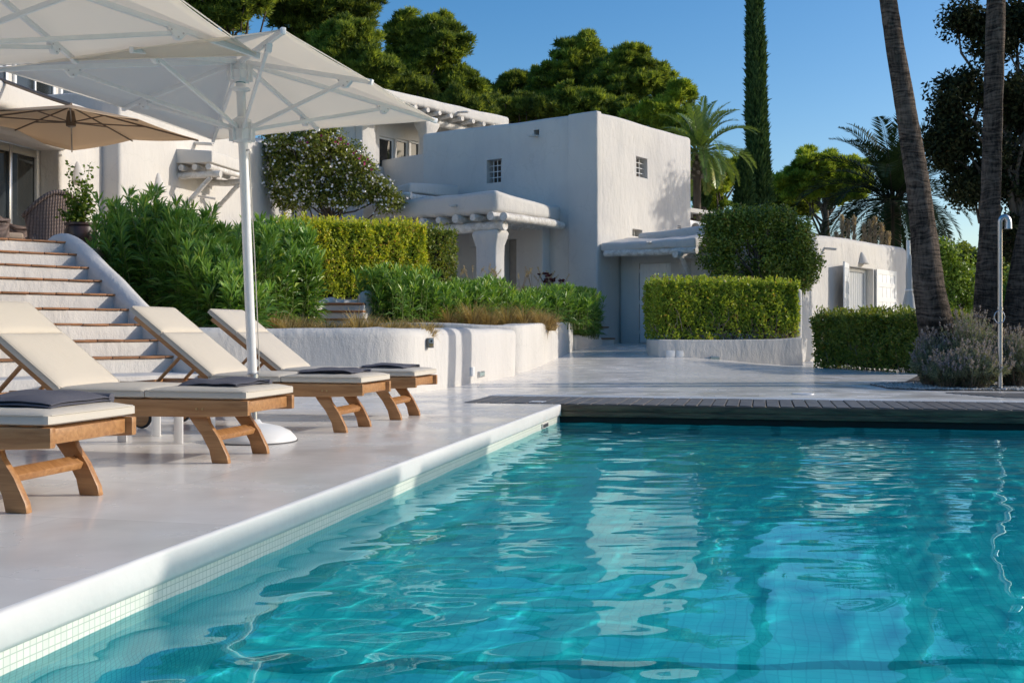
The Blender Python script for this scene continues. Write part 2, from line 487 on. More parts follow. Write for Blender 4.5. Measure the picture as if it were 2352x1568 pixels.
tag(np_mesh('pool_deck', V, Fc, M['deck'], smooth=True), kind='structure')

# the whiter painted band beyond the boardwalk
mb = MB(); mb.box(UV(1.062, -1.0, -.02), d_ * .36, e_ * (POOL_V1 + 3), (0, 0, .024))
tag(mb.build('deck_border', simple('white_deck_paint', (.80, .79, .77), .35), bevel=.003), kind='structure')
# white coping along the left and right sides
M['coping'] = simple('white_coping', (.74, .73, .71), .45, var=.05, vscale=3, bump=.006, bscale=7)
def sweep(name, prof, u0, u1, vbase, sgn, mat, step=.25):
    n = int((u1 - u0) / step) + 1
    V, Fc = [], []
    for i in range(n + 1):
        u = u0 + (u1 - u0) * i / n
        for k, (v, z) in enumerate(prof):
            w = (noise.noise((u * 1.3, k * .35, 2.2)) * .006 if 0 < k < len(prof) - 1 else 0)
            p = UV(u, vbase + sgn * (v + w), z + w * .5); V.append(p[:])
    m = len(prof)
    for i in range(n):
        for k in range(m - 1):
            a = i * m + k
            Fc.append((a, a + 1, a + m + 1, a + m) if sgn > 0 else (a, a + m, a + m + 1, a + 1))
    return np_mesh(name, V, Fc, mat, smooth=True)
lip = [(-.02, 0), (-.014, 0)] + [(-.014 + .014 * math.sin(a), -.014 + .014 * math.cos(a)) for a in [R(x) for x in (30, 60, 90)]] + [(.002, -.05), (.0, -.092), (-.008, -.108), (-.022, -.112)]
tag(sweep('pool_edge', lip, POOL_U0, -.004, 0, 1, M['coping']), kind='structure')
tag(sweep('pool_edge', lip, POOL_U0, -.004, POOL_V1 + .3, -1, M['coping']), kind='structure')
mb = MB(); mb.box(UV(-.012, -.0195, -.113), d_ * .01, e_ * .0185, (0, 0, .1125))
tag(mb.build('pool_edge', M['coping'], bevel=.004), kind='structure')

def tilemat(name, wall, c1, c2, grout, size=.026):
    m, nt, out = new_mat(name)
    b = N(nt, 'ShaderNodeBsdfPrincipled', Roughness=.3)
    g = N(nt, 'ShaderNodeNewGeometry')
    mp = N(nt, 'ShaderNodeMapping'); mp.vector_type = 'POINT'
    mp.inputs['Rotation'].default_value = (0, 0, R(13.2))
    L(nt, g.outputs['Position'], mp.inputs[0])
    vec = mp.outputs[0]
    if wall:
        sp = N(nt, 'ShaderNodeSeparateXYZ'); L(nt, vec, sp.inputs[0])
        cb = N(nt, 'ShaderNodeCombineXYZ'); L(nt, sp.outputs[1], cb.inputs[0]); L(nt, sp.outputs[2], cb.inputs[1]); vec = cb.outputs[0]
    br = N(nt, 'ShaderNodeTexBrick', Scale=1.0); br.offset = 0
    br.inputs['Brick Width'].default_value = size; br.inputs['Row Height'].default_value = size
    br.inputs['Mortar Size'].default_value = size * .07; br.inputs['Mortar Smooth'].default_value = .2
    br.inputs['Color1'].default_value = rgb(c1); br.inputs['Color2'].default_value = rgb(c2); br.inputs['Mortar'].default_value = rgb(grout)
    L(nt, vec, br.inputs['Vector']); L(nt, br.outputs[0], b.inputs['Base Color'])
    L(nt, b.outputs[0], out.inputs[0])
    return m
M['tile_wall'] = tilemat('pale_mosaic', True, (.74, .77, .68), (.82, .83, .74), (.50, .56, .48))
M['tile_floor'] = tilemat('aqua_mosaic', False, (.055, .70, .71), (.075, .74, .75), (.04, .62, .65), .05)
M['tile_deep'] = tilemat('aqua_mosaic_wall', True, (.16, .62, .64), (.22, .68, .68), (.05, .38, .42))
M['pit'] = simple('gap_shade', (.012, .013, .013), .8)  # near-black colour standing for the shade in gaps and openings
# basin: walls, floor with a low ledge across it
FLOOR_FAR, FLOOR_NEAR = -1.10, -1.17
mb = MB()
def q(*pts): mb._hull([p for p in pts], [tuple(range(len(pts)))])
def walls(za, zb, far):
    q(UV(POOL_U0, -.02, za), UV(.3, -.02, za), UV(.3, -.02, zb), UV(POOL_U0, -.02, zb))
    q(UV(POOL_U0, POOL_V1 + .32, za), UV(.3, POOL_V1 + .32, za), UV(.3, POOL_V1 + .32, zb), UV(POOL_U0, POOL_V1 + .32, zb))
    q(UV(POOL_U0, -.02, za), UV(POOL_U0, POOL_V1 + .32, za), UV(POOL_U0, POOL_V1 + .32, zb), UV(POOL_U0, -.02, zb))
walls(-.06, -.29, 0)
tag(mb.build('pool_wall', M['tile_wall'], smooth=False), kind='structure')
mb = MB(); walls(-.29, -1.5, 1)
tag(mb.build('pool_wall', M['tile_deep'], smooth=False), kind='structure')
mb = MB()
LA, LB = -6.7, -5.2
W_ = POOL_V1 + .32
q(UV(LA, -.02, FLOOR_FAR), UV(.3, -.02, FLOOR_FAR), UV(.3, W_, FLOOR_FAR), UV(LB, W_, FLOOR_FAR))
q(UV(LA, -.02, FLOOR_FAR), UV(LB, W_, FLOOR_FAR), UV(LB - .01, W_, FLOOR_NEAR), UV(LA - .01, -.02, FLOOR_NEAR))
q(UV(LA - .01, -.02, FLOOR_NEAR), UV(POOL_U0, -.02, FLOOR_NEAR), UV(POOL_U0, W_, FLOOR_NEAR), UV(LB - .01, W_, FLOOR_NEAR))
pool_floor = tag(mb.build('pool_floor', M['tile_floor'], smooth=False), kind='structure')
mb = MB()
q(UV(.035, -.98, -.03), UV(.035, POOL_V1 + .4, -.03), UV(.035, POOL_V1 + .4, -.30), UV(.035, -.98, -.30))
q(UV(.035, -1, -.12), UV(1.07, -1, -.12), UV(1.07, POOL_V1 + .4, -.12), UV(.035, POOL_V1 + .4, -.12))
tag(mb.build('pool_gap_shade', M['pit'], smooth=False), kind='structure')  # black sheets paint the shadow gap behind the fascia and under the planks
mb = MB()
q(UV(.034, -.02, -.30), UV(.034, POOL_V1 + .32, -.30), UV(.034, POOL_V1 + .32, -1.5), UV(.034, -.02, -1.5))
tag(mb.build('pool_wall', M['tile_deep'], smooth=False), kind='structure')
# skimmer grille set in the left wall next to the corner
t = thing('skimmer_grille', 'small slotted skimmer grille in the pool wall beside the dark boardwalk corner', 'grille', UV(-.75, -.02, -.16))
mb = MB(); mb.box(UV(-.85, -.019, -.165), d_ * .26, e_ * .012, (0, 0, .045)); mb.build('frame', M['plaster_soft'], t, bevel=.003)
for k in range(6):
    mb = MB(); mb.box(UV(-.83 + .04 * k, -.006, -.158), d_ * .018, e_ * .003, (0, 0, .032)); mb.build('slot', M['grey_dark'], t)

# water body with real waves
rs = np.random.RandomState(5)
us = np.arange(POOL_U0 - .03, .06, .017); vs = np.arange(-.05, POOL_V1 + .36, .019)
UU, VV = np.meshgrid(us, vs, indexing='ij')
X = C1.x + d_.x * UU + e_.x * VV; Y = C1.y + d_.y * UU + e_.y * VV
Z = np.zeros_like(X)
def waves(n, l0, l1, slope, th0, dth, amp):
    global Z
    for i in range(n):
        lam = l0 * (l1 / l0) ** rs.rand(); th = rs.normal(th0, dth); k = 6.283 / lam
        ph = rs.uniform(0, 6.283) + .8 * np.sin(X * rs.uniform(.4, 1.2) + rs.uniform(0, 6)) + .8 * np.sin(Y * rs.uniform(.4, 1.2) + rs.uniform(0, 6))
        Z += amp * slope / k * np.sin(k * (X * math.cos(th) + Y * math.sin(th)) + ph)
far = 1 / (1 + np.exp(-(Y - 5.4) * 1.2))
waves(12, .50, 1.5, .0054, 0, 3.0, 1)
waves(16, .20, .45, .0098, 0, 3.0, .75 + .25 * np.sin(X * 1.1 + Y * .7))
waves(12, .09, .20, .0115, 1.75, .6, far * (.6 + .4 * np.sin(X * .9 + .6 * Y)) + .22 + .14 * np.sin(X * 1.7 - Y * 1.3))
nu, nv = X.shape
V = np.stack([X, Y, WATER_Z + Z], -1).reshape(-1, 3)
ii = np.arange(nu * nv).reshape(nu, nv)
Fc = np.stack([ii[:-1, :-1], ii[1:, :-1], ii[1:, 1:], ii[:-1, 1:]], -1).reshape(-1, 4)[:, ::-1]
def watermat():
    m, nt, out = new_mat('pool_water')
    gl = N(nt, 'ShaderNodeBsdfGlass', Roughness=0.0, IOR=1.33); gl.inputs['Color'].default_value = (.68, .99, 1, 1)
    L(nt, gl.outputs[0], out.inputs['Surface'])
    return m
b0 = len(V)
rim = np.concatenate([ii[:, 0], ii[-1, 1:], ii[-2::-1, -1], ii[0, -2:0:-1]])
low = V[rim].copy(); low[:, 2] = -1.45
V = np.vstack([V, low]); nr = len(rim)
k = np.arange(nr); k2 = (k + 1) % nr
side = np.stack([rim[k], rim[k2], b0 + k2, b0 + k], -1)
cen = len(V); V = np.vstack([V, [[X.mean(), Y.mean(), -1.45]]])
bot = np.stack([b0 + k, b0 + k2, np.full(nr, cen), np.full(nr, cen)], -1)
me_f = np.vstack([Fc, side])
water = np_mesh('pool_water', V, me_f, watermat(), smooth=True)
bm = bmesh.new(); bm.from_mesh(water.data)
bmesh.ops.holes_fill(bm, edges=[e for e in bm.edges if e.is_boundary], sides=0)
loose = [v for v in bm.verts if not v.link_faces]; bmesh.ops.delete(bm, geom=loose, context='VERTS')
bmesh.ops.recalc_face_normals(bm, faces=bm.faces); bm.to_mesh(water.data); bm.free()
tag(water, kind='structure')
water.cycles.is_caustics_caster = True
pool_floor.cycles.is_caustics_receiver = True
for o in bpy.data.objects:
    if o.name.startswith('pool_wall'): o.cycles.is_caustics_receiver = True
sun_d.cycles.is_caustics_light = True

# boardwalk over the cover pit
M['boards'] = wood('weathered_boards', (.10, .088, .078), (.21, .19, .17), .5, (3, 3, 3), 3, .002)
M['fascia'] = wood('dark_fascia_wood', (.045, .032, .02), (.17, .12, .068), .45, (1.5, 1.5, 14), 2.0, .002)
t = thing('boardwalk', 'dark timber boardwalk across the end of the pool', 'boardwalk', UV(.5, 3, 0))
mb = MB()
for i in range(68):
    v = -.97 + .1265 * i
    u0 = .02 + .004 * random.Random(i).random()
    mb.box(UV(u0, v, -.022), d_ * 1.04, e_ * .117, (0, 0, .026 + .003 * random.Random(i + 99).random()))
mb.build('plank', M['boards'], t, bevel=.004, seg=1)
for z0, h, dd in ((-.066, .063, 0), (-.118, .051, .008)):
    mb = MB(); mb.box(UV(-.012 + dd, -.005, z0), d_ * .03, e_ * (POOL_V1 + .35), (0, 0, h))
    mb.build('fascia_board', M['fascia'], t, bevel=.005)

# ------------------------------------------------------------------ loungers (local: +x from foot end to head, +y along the pool)
def lounger(label):
    root = thing('sun_lounger', label, 'sun lounger', (0, 0, 0), 'teak sun loungers in a row beside the pool')
    W = .58
    # side rails: gently shaped boards
    for y in (0, W - .035):
        prof = [(-.165, .262), (-.165, .342), (1.74, .342), (1.74, .288), (1.3, .262), (.5, .248), (.05, .252)]
        mb = MB(); mb.extrude_profile(prof, (0, y, 0), (1, 0, 0), (0, 0, 1), (0, .035, 0))
        mb.build('side_rail', M['teak'], root, bevel=.006)
    mb = MB(); mb.box((-.135, .0355, .272), (.028, 0, 0), (0, W - .071, 0), (0, 0, .062)); mb.build('end_rail', M['teak'], root, bevel=.005)
    mb = MB(); mb.box((1.70, .0355, .285), (.03, 0, 0), (0, W - .071, 0), (0, 0, .05)); mb.build('end_rail', M['teak'], root, bevel=.005)
    for k in range(9):
        x = -.07 + k * .125
        mb = MB(); mb.box((x, .036, .318), (.07, 0, 0), (0, W - .072, 0), (0, 0, .018)); mb.build('slat', M['teak'], root, bevel=.003, seg=1)
    # curved front legs with a stretcher
    for y in (.040, W - .075):
        outer = [(.02, 0), (.035, .055), (.085, .15), (.135, .262)]
        inner = [(.255, .262), (.205, .20), (.155, .12), (.122, .04), (.112, 0)]
        prof = [(-.03, 0), (-.022, .04), (.03, .14), (.085, .215), (.105, .275), (.225, .275), (.19, .225), (.13, .15), (.085, .07), (.068, 0)]
        mb = MB(); mb.extrude_profile(prof, (0, y, 0), (1, 0, 0), (0, 0, 1), (0, .035, 0))
        mb.build('leg', M['teak'], root, bevel=.005)
    mb = MB(); mb.box((.055, .0755, .115), (.05, 0, .028), (0, W - .151, 0), (-.012, 0, .03)); mb.build('stretcher', M['teak'], root, bevel=.004)
    for y in (-.004, W - .001):
        mb = MB()
        for xx in (.10, .135): mb.tube([(xx, y, .295), (xx, y + .005, .295)], .007, 8)
        mb.build('bolt', M['brass'], root)
    # rear legs with wheels
    for y in (.05, W - .085):
        mb = MB(); mb.box((1.53, y, .05), (.05, 0, 0), (0, .03, 0), (0, 0, .23)); mb.build('rear_leg', M['teak'], root, bevel=.004)
    for y in (.0, W - .032):
        mb = MB(); mb.tube([(1.555, y, .08), (1.555, y + .032, .08)], .066, 24); w = mb.build('wheel', M['teak'], root, bevel=.006)
        mb = MB(); mb.tube([(1.555, y + .003, .08), (1.555, y + .029, .08)], .08, 28); mb.build('tyre', M['black_rubber'], w, bevel=.008)
    # backrest frame
    th = R(37); bx = Vector((math.cos(th), 0, math.sin(th))); bn = Vector((-math.sin(th), 0, math.cos(th)))
    piv = Vector((1.0, 0, .325))
    bf = None
    for y in (.045, W - .075):
        mb = MB(); mb.box(piv + Vector((0, y, 0)) - bn * .012, bx * .80, Vector((0, .03, 0)), bn * .048)
        o = mb.build('backrest_rail', M['teak'], root, bevel=.005)
    for k in range(7):
        mb = MB(); mb.box(piv + Vector((0, .0755, 0)) + bx * (.03 + k * .115), bx * .065, Vector((0, W - .151, 0)), bn * .018); mb.build('backrest_slat', M['teak'], root, bevel=.003, seg=1)
    a = piv + bx * .36 - bn * .03
    for y in (.085, W - .115):
        mb = MB(); mb.tube([a + Vector((0, y, 0)), Vector((1.50, y, .325))], .014, 8); mb.build('support_strut', M['teak'], root)
    mb = MB(); mb.box((1.46, .036, .30), (.04, 0, 0), (0, W - .072, 0), (0, 0, .03)); mb.build('support_rail', M['teak'], root, bevel=.004)
    # mattress in four pads with piped edges
    def pad(o, ax, az, ln, hh=.072, flat=0):
        bm = bmesh.new()
        nx, ny = 14, 10
        top, botm = [], []
        def sq(i, n): return -math.cos(math.pi * i / n)
        for i in range(nx + 1):
            a_, b_ = [], []
            for j in range(ny + 1):
                u, v = sq(i, nx), sq(j, ny)
                ed = max(abs(u) ** 14, abs(v) ** 14)
                puff = hh * (.86 + .14 * (1 - u * u) * (1 - v * v)) * (1 - .30 * ed) + .0025 * noise.noise((i * .7, j * .7, o[0] * 9))
                p = Vector(o) + Vector(ax) * (ln * (u + 1) / 2) + Vector((0, (W - .0) * (v + 1) / 2, 0))
                a_.append(bm.verts.new(p + Vector(az) * puff)); b_.append(bm.verts.new(p + Vector(az) * (.012 * ed)))
            top.append(a_); botm.append(b_)
        for i in range(nx):
            for j in range(ny):
                bm.faces.new((top[i][j], top[i + 1][j], top[i + 1][j + 1], top[i][j + 1]))
                bm.faces.new((botm[i][j + 1], botm[i + 1][j + 1], botm[i + 1][j], botm[i][j]))
        ring = [(i, 0) for i in range(nx)] + [(nx, j) for j in range(ny)] + [(i, ny) for i in range(nx, 0, -1)] + [(0, j) for j in range(ny, 0, -1)]
        for k in range(len(ring)):
            (i, j), (i2, j2) = ring[k], ring[(k + 1) % len(ring)]
            bm.faces.new((botm[i][j], botm[i2][j2], top[i2][j2], top[i][j]))
        bmesh.ops.recalc_face_normals(bm, faces=bm.faces)
        mb = MB(); mb.bm.free(); mb.bm = bm
        c = mb.build('mattress_pad', M['cushion'], root, ang=60)
        mb = MB()
        pts = []
        zz = hh * .86 * .72 + .002
        for u, v in ((0.03, -.003), (.5, -.004), (.97, -.003), (1.002, .03), (1.003, .5), (1.002, .97), (.97, 1.003), (.5, 1.004), (.03, 1.003), (-.002, .97), (-.003, .5), (-.002, .03), (.03, -.003)):
            pts.append(Vector(o) + Vector(ax) * (ln * u) + Vector((0, W * v, 0)) + Vector(az) * zz)
        mb.tube(pts, .0035, 6, cap=False); mb.build('piping', M['cushion'], c)
    pad((-.155, 0, .343), (1, 0, 0), (0, 0, 1), .60)
    pad((.452, 0, .343), (1, 0, 0), (0, 0, 1), .56)
    o2 = Vector((1.005, 0, .362)) + bn * .0
    pad(o2, bx, bn, .50)
    pad(o2 + bx * .505, bx, bn, .31)
    return root
AX = R(180 - 13.3)     # local +x points left and away
def put_lounger(root, px, py, px2, py2):
    a = P(px, py, HC * F / (py - HY)); b = P(px2, py2, HC * F / (py2 - HY))
    mid = (a + b) / 2
    ang = math.atan2(math.sin(R(13.3)), -math.cos(R(13.3)))
    # local y must run along d_: mirror handled by building y forward
    X_ = Vector((math.cos(ang), math.sin(ang), 0)); Y_ = Vector((-X_.y, X_.x, 0))
    return mid, ang, X_, Y_
feet = [(40, 1180, 230, 1135), (510, 1065, 612, 1040), (780, 995, 852, 978), (910, 965, 962, 953)]
llab = ['teak lounger with cream mattress nearest the camera, cut off by the picture edge',
        'second teak lounger from the camera, cream mattress, its foot end over the white umbrella base',
        'third teak lounger from the camera, cream mattress raised behind the umbrella pole',
        'fourth teak lounger, the farthest one, cream mattress beside the white planter wall']
proto = None
LOUNGE = []
for i, f in enumerate(feet):
    if proto is None: proto = lounger(llab[0]); o = proto
    else: o = copy_tree(proto); o['label'] = llab[i]
    mid, ang, X_, Y_ = put_lounger(o, *f)
    # foot-end origin: local (0, W/2) sits on mid; local y axis points towards the camera side, so shift by half the width
    o.rotation_euler = (0, 0, ang)
    o.location = (mid - Y_ * .29)
    LOUNGE.append((mid, X_, Y_))

def towel(label, mid, X_, Y_, along, w, l, seed, n=3, h=.048, off=0.0, rot=0.0):
    """a folded towel: stacked soft layers with a rounded fold"""
    rn = random.Random(seed)
    t = thing('folded_towel', label, 'towel', mid + X_ * along + Vector((0, 0, .395)), 'folded slate towels on the loungers')
    bm = bmesh.new()
    c = Vector(ORG[t.name]) + Y_ * off
    ca, sa = math.cos(rot), math.sin(rot)
    A, B = X_ * ca + Y_ * sa, Y_ * ca - X_ * sa
    lh = h / n
    for k in range(n):
        jx, jy = rn.uniform(-.008, .008), rn.uniform(-.008, .008)
        nx, ny = 16, 16
        g = {}
        for s in (0, 1):
            for i in range(nx + 1):
                for j in range(ny + 1):
                    u, v = -math.cos(math.pi * i / nx), -math.cos(math.pi * j / ny)
                    e = max(abs(u), abs(v)) ** 6
                    z = lh * (k + .5) + (lh * .56 * (1 - .9 * e)) * (1 if s else -1)
                    z += .016 * noise.noise((u * 1.4 + seed, v * 1.4, 0)) * (k + 1) / n - .010 * (u ** 4 + v ** 4) * (k + 1) / n
                    p = c + A * (l / 2 * u * (1 + .02 * e) + jx) + B * (w / 2 * v + jy) + Vector((0, 0, z + .004))
                    g[s, i, j] = bm.verts.new(p)
        for i in range(nx):
            for j in range(ny):
                bm.faces.new((g[1, i, j], g[1, i + 1, j], g[1, i + 1, j + 1], g[1, i, j + 1]))
                bm.faces.new((g[0, i, j + 1], g[0, i + 1, j + 1], g[0, i + 1, j], g[0, i, j]))
        ring = [(i, 0) for i in range(nx)] + [(nx, j) for j in range(ny)] + [(i, ny) for i in range(nx, 0, -1)] + [(0, j) for j in range(ny, 0, -1)]
        for q_ in range(len(ring)):
            (i, j), (i2, j2) = ring[q_], ring[(q_ + 1) % len(ring)]
            bm.faces.new((g[0, i, j], g[0, i2, j2], g[1, i2, j2], g[1, i, j]))
    bmesh.ops.recalc_face_normals(bm, faces=bm.faces)
    mb = MB(); mb.bm.free(); mb.bm = bm
    mb.build('towel_layers', M['towel'], t, ang=70)
    # the rounded outer fold along one side
    mb = MB()
    pts = [c + B * (-w / 2 - .006) + A * (l / 2 * u) + Vector((0, 0, h * .5 + .003 * math.sin(u * 3))) for u in (-1, -.6, -.2, .2, .6, 1)]
    mb.tube(pts, [h * .38, h * .46, h * .47, h * .46, h * .46, h * .36], 12)
    mb.build('towel_fold', M['towel'], t)
tl = ['slate grey towel folded on the mattress end of the lounger nearest the camera', 'slate grey towel folded on the second lounger, in front of the umbrella pole',
      'slate grey towel folded on the third lounger, partly before the last one', 'slate grey towel folded on the farthest lounger']
for i, (al, w, l, of, ro) in enumerate([(.14, .44, .42, -.03, .05), (.12, .36, .36, .0, -.06), (.15, .40, .40, .02, .03), (.16, .38, .38, .0, -.03)]):
    towel(tl[i], *LOUNGE[i], al, w, l, i * 7 + 3, off=of, rot=ro, h=(.055, .045, .042, .042)[i])

# ------------------------------------------------------------------ white side table
tA, tB, tC, tD = (P(px, py, HC * F / (py - HY)) for px, py in ((281, 1014), (359, 1000), (410, 1018), (485, 995)))
tc = (tA + tB + tC + tD) / 4
t = thing('side_table', 'low white slatted side table under the second lounger, only its legs showing', 'table', (tc.x, tc.y, 0))
for p in (tA, tB, tC, tD):
    mb = MB(); mb.cbox((p.x, p.y, 0), .055, .055, .33, R(13)); mb.build('leg', M['white'], t, bevel=.004)
for k in range(5):
    mb = MB(); mb.cbox((tc.x, tc.y, .331), .56, .088, .022, R(13))
    bmesh.ops.translate(mb.bm, verts=mb.bm.verts, vec=d_ * (-.2 + k * .1)); mb.build('slat', M['white'], t, bevel=.004)

# ------------------------------------------------------------------ big white parasols
def parasol(corners, hub, zt, pole_line, label, base=True):
    """corners in plan order; hub = (x, y); rim height zt"""
    hx, hy = hub
    t = thing('parasol', label, 'parasol', (pole_line[0][0], pole_line[0][1], 0), 'large white square parasols over the loungers')
    top = Vector((hx, hy, zt + .34)); rootz = zt + .22
    tips = []
    for i in range(4):
        a, b = Vector(corners[i]), Vector(corners[(i + 1) % 4])
        tips.append(Vector((a.x, a.y, zt))); m_ = (a + b) / 2
        m_ = m_ + (Vector((hx, hy)) - m_) * .015
        tips.append(Vector((m_.x, m_.y, zt + .012)))
    # canopy: eight taut panels with slightly hollow edges
    bm = bmesh.new(); n = 10
    for i in range(8):
        a, b = tips[i], tips[(i + 1) % 8]
        g = {}
        for r in range(n + 1):
            f = r / n
            for k in range(r + 1):
                w = k / r if r else 0
                p = top.lerp(a.lerp(b, w), f)
                sag = 4 * w * (1 - w)
                p += (Vector((hx, hy, p.z)) - p) * (.020 * sag * f ** 4)
                p.z += -.012 * math.sin(math.pi * f) * (1 - sag) * 0 - .016 * sag * f * f + .010 * sag * f ** 8
                g[r, k] = bm.verts.new(p)
        for r in range(n):
            for k in range(r + 1):
                bm.faces.new((g[r, k], g[r + 1, k], g[r + 1, k + 1]))
                if k < r: bm.faces.new((g[r, k], g[r + 1, k + 1], g[r, k + 1]))
    bmesh.ops.remove_doubles(bm, verts=bm.verts, dist=.002)
    bmesh.ops.recalc_face_normals(bm, faces=bm.faces)
    mb = MB(); mb.bm.free(); mb.bm = bm
    cv = mb.build('canopy', M['canopy'], t, ang=20)
    md = cv.modifiers.new('thick', 'SOLIDIFY'); md.thickness = .004; md.offset = 1
    # hem piping
    mb = MB(); mb.tube([p + Vector((0, 0, -.004)) for p in tips + [tips[0]]], .004, 6, cap=False); mb.build('hem', M['canopy'], cv)
    # pole
    p0, p1 = Vector(pole_line[0]), Vector(pole_line[1])
    def along(z): return p0.lerp(p1, (z - p0.z) / (p1.z - p0.z))
    mb = MB(); mb.tube([along(.06), along(.42)], .021, 16); mb.build('lower_pole', M['steel'], t)
    mb = MB(); mb.tube([along(.42), along(rootz - .06)], .030, 24); pole = mb.build('pole', M['white_metal'], t)
    # hub at the top and runner lower down
    rz = zt - .15
    def spool(z, name, h=.13):
        c = along(z)
        mb = MB(); mb.lathe(c - Vector((0, 0, h)), [(.036, 0), (.062, .02), (.066, h * .55), (.058, h * .62), (.058, h), (.04, h + .012)], 24)
        o = mb.build(name, M['white_metal'], t, ang=30)
        for i in range(8):
            an = i * math.pi / 4 + .2
            mb = MB(); mb.box(c + Vector((math.cos(an) * .055, math.sin(an) * .055, -h * .95)), Vector((math.cos(an) * .028, math.sin(an) * .028, 0)), Vector((-math.sin(an) * .008, math.cos(an) * .008, 0)), (0, 0, h * .8))
            mb.build('bracket', M['white_metal'], o, bevel=.003)
        return c
    hc = spool(rootz, 'hub'); rc = spool(rz, 'runner', .15)
    mb = MB(); mb.lathe(along(zt + .03), [(.035, 0), (.06, .012), (.06, .022), (.035, .03)], 20); mb.build('stop_collar', M['white_metal'], t)
    M.setdefault('teal', simple('teal_tape', (.03, .22, .24), .4))
    mb = MB(); mb.lathe(along(zt + .085), [(.0305, 0), (.0312, .002), (.0312, .038), (.0305, .04)], 20); mb.build('tape_band', M['teal'], t)
    # eight ribs with struts
    for i, tip in enumerate(tips):
        a = hc + (Vector((tip.x, tip.y, hc.z)) - hc).normalized() * .05 + Vector((0, 0, -.02))
        b = tip + (Vector((hx, hy, tip.z)) - tip).normalized() * .004 + Vector((0, 0, -.022))
        dr = (b - a).normalized(); sd = dr.cross(Vector((0, 0, 1))).normalized() * .011; upv = sd.cross(dr).normalized()
        if upv.z < 0: upv = -upv
        mb = MB(); mb.box(a - sd, b - a, sd * 2, upv * .030); rib = mb.build('rib', M['white_metal'], t, bevel=.003)
        cap = MB(); cap.box(b - sd * 1.15 - upv * .002 - dr * .03, dr * .045, sd * 2.3, upv * .034); cap.build('end_cap', M['white'], rib, bevel=.004)
        j = a.lerp(b, .70 if i % 2 == 0 else .80) - upv * .012
        c = rc + (Vector((tip.x, tip.y, rc.z)) - rc).normalized() * .06 - Vector((0, 0, .06))
        ds = (j - c).normalized(); s2 = ds.cross(Vector((0, 0, 1))).normalized() * .009; u2 = s2.cross(ds).normalized()
        if u2.z < 0: u2 = -u2
        mb = MB(); mb.box(c - s2 - u2 * .012, j - c, s2 * 2, u2 * .024); st = mb.build('strut', M['white_metal'], t, bevel=.003)
        mb = MB(); mb.extrude_profile([(-.05, .016), (.06, .016), (.03, -.03), (.0, -.036)], j - sd * 1.5, dr, upv, sd * 3); pl = mb.build('rib_bracket', M['white_metal'], t, bevel=.003)
        for xx, zz in ((-.03, .004), (.035, .004), (.012, -.022)):
            mb = MB(); q0 = j + dr * xx + upv * zz; mb.tube([q0 - sd * 1.75, q0 + sd * 1.75], .005, 8); mb.build('screw', M['steel'], pl)
    # pulley cord beside the pole
    off = Vector((.052, -.03, 0))
    mb = MB(); mb.tube([along(rz - .22) + off * .8, along(1.2) + off, along(.62) + off * 1.05, along(.44) + off], .0035, 6); mb.build('cord', M['cushion'], t)
    mb = MB(); mb.lathe(along(.40), [(.023, 0), (.04, .01), (.04, .035), (.023, .045)], 16); mb.build('clamp', M['steel'], t)
    mb = MB(); mb.tube([along(rz - .2), along(rz - .2) + off], .006, 8); mb.build('cleat', M['steel'], t)
    if base:
        c = p0.copy(); c.z = 0
        mb = MB(); mb.lathe(c, [(.262, 0), (.266, .012), (.255, .03), (.225, .062), (.165, .092), (.09, .11), (.045, .118), (.03, .14)], 40); mb.build('base', M['white'], t, ang=60)
        mb = MB(); mb.lathe(c, [(.27, .0005), (.272, .006), (.262, .0075)], 40); mb.build('base_rim', M['grey_dark'], t)
    return t
V2_ = lambda x, y: Vector((x, y))
u_ = 1.507
Nn, Rr, Ff = Vector((u_ * -.763, u_ * 3.556)), Vector((u_ * -.365, u_ * 5.083)), Vector((u_ * -1.57, u_ * 5.606))
Ll = Nn + Ff - Rr
ctr = (Nn + Ff) / 2
parasol([Nn, Rr, Ff, Ll], ctr, HC + u_, ((PX(586, 6.9), 6.9, 0), (PX(553, 6.9), 6.9, PZ(200, 6.9))), 'white parasol standing behind the second lounger, its pole and domed base in view')
R1 = Vector((-1.395, 5.84)); a1 = Vector((-.115, -.993)) * 2.44; b1 = Vector((-.985, .17)) * 2.15
c1 = R1 + (a1 + b1) / 2
parasol([R1 + a1, R1, R1 + b1, R1 + a1 + b1], c1, HC + u_, ((c1.x - .05, c1.y, 0), (c1.x, c1.y, 2.4)), 'white parasol filling the top corner of the picture, its pole out of view')
# unseen sails added across the pool, shaped to shade the left pool wall
for i, (x, y, ln, wd) in enumerate(((6.94, 4.2, 2.3, 1.05), (7.63, 6.8, 1.6, .9))):
    t = thing('added_shade_sail', ('near', 'far')[i] + ' one of two unseen white sails on posts, added only to shade the left pool wall', 'shade sail', (x, y, 0))
    q_ = Vector((x, y, 3.3))
    mb = MB(); mb.box(q_, d_ * ln, Vector((wd, -.2, 0)), (0, 0, .03)); mb.build('sail', M['canopy'], t, bevel=.008)
    for a in (0, 1):
        p = q_ + d_ * (ln * a) + Vector((wd, -.2, 0)); mb = MB(); mb.tube([(p.x, p.y, 0), (p.x, p.y, 3.34)], .035, 10); mb.build('post', M['white_metal'], t)
        r_ = q_ + d_ * (ln * a); mb = MB(); mb.tube([p - Vector((0, 0, .02)), r_ - Vector((0, 0, .02))], .02, 8); mb.build('arm', M['white_metal'], t)

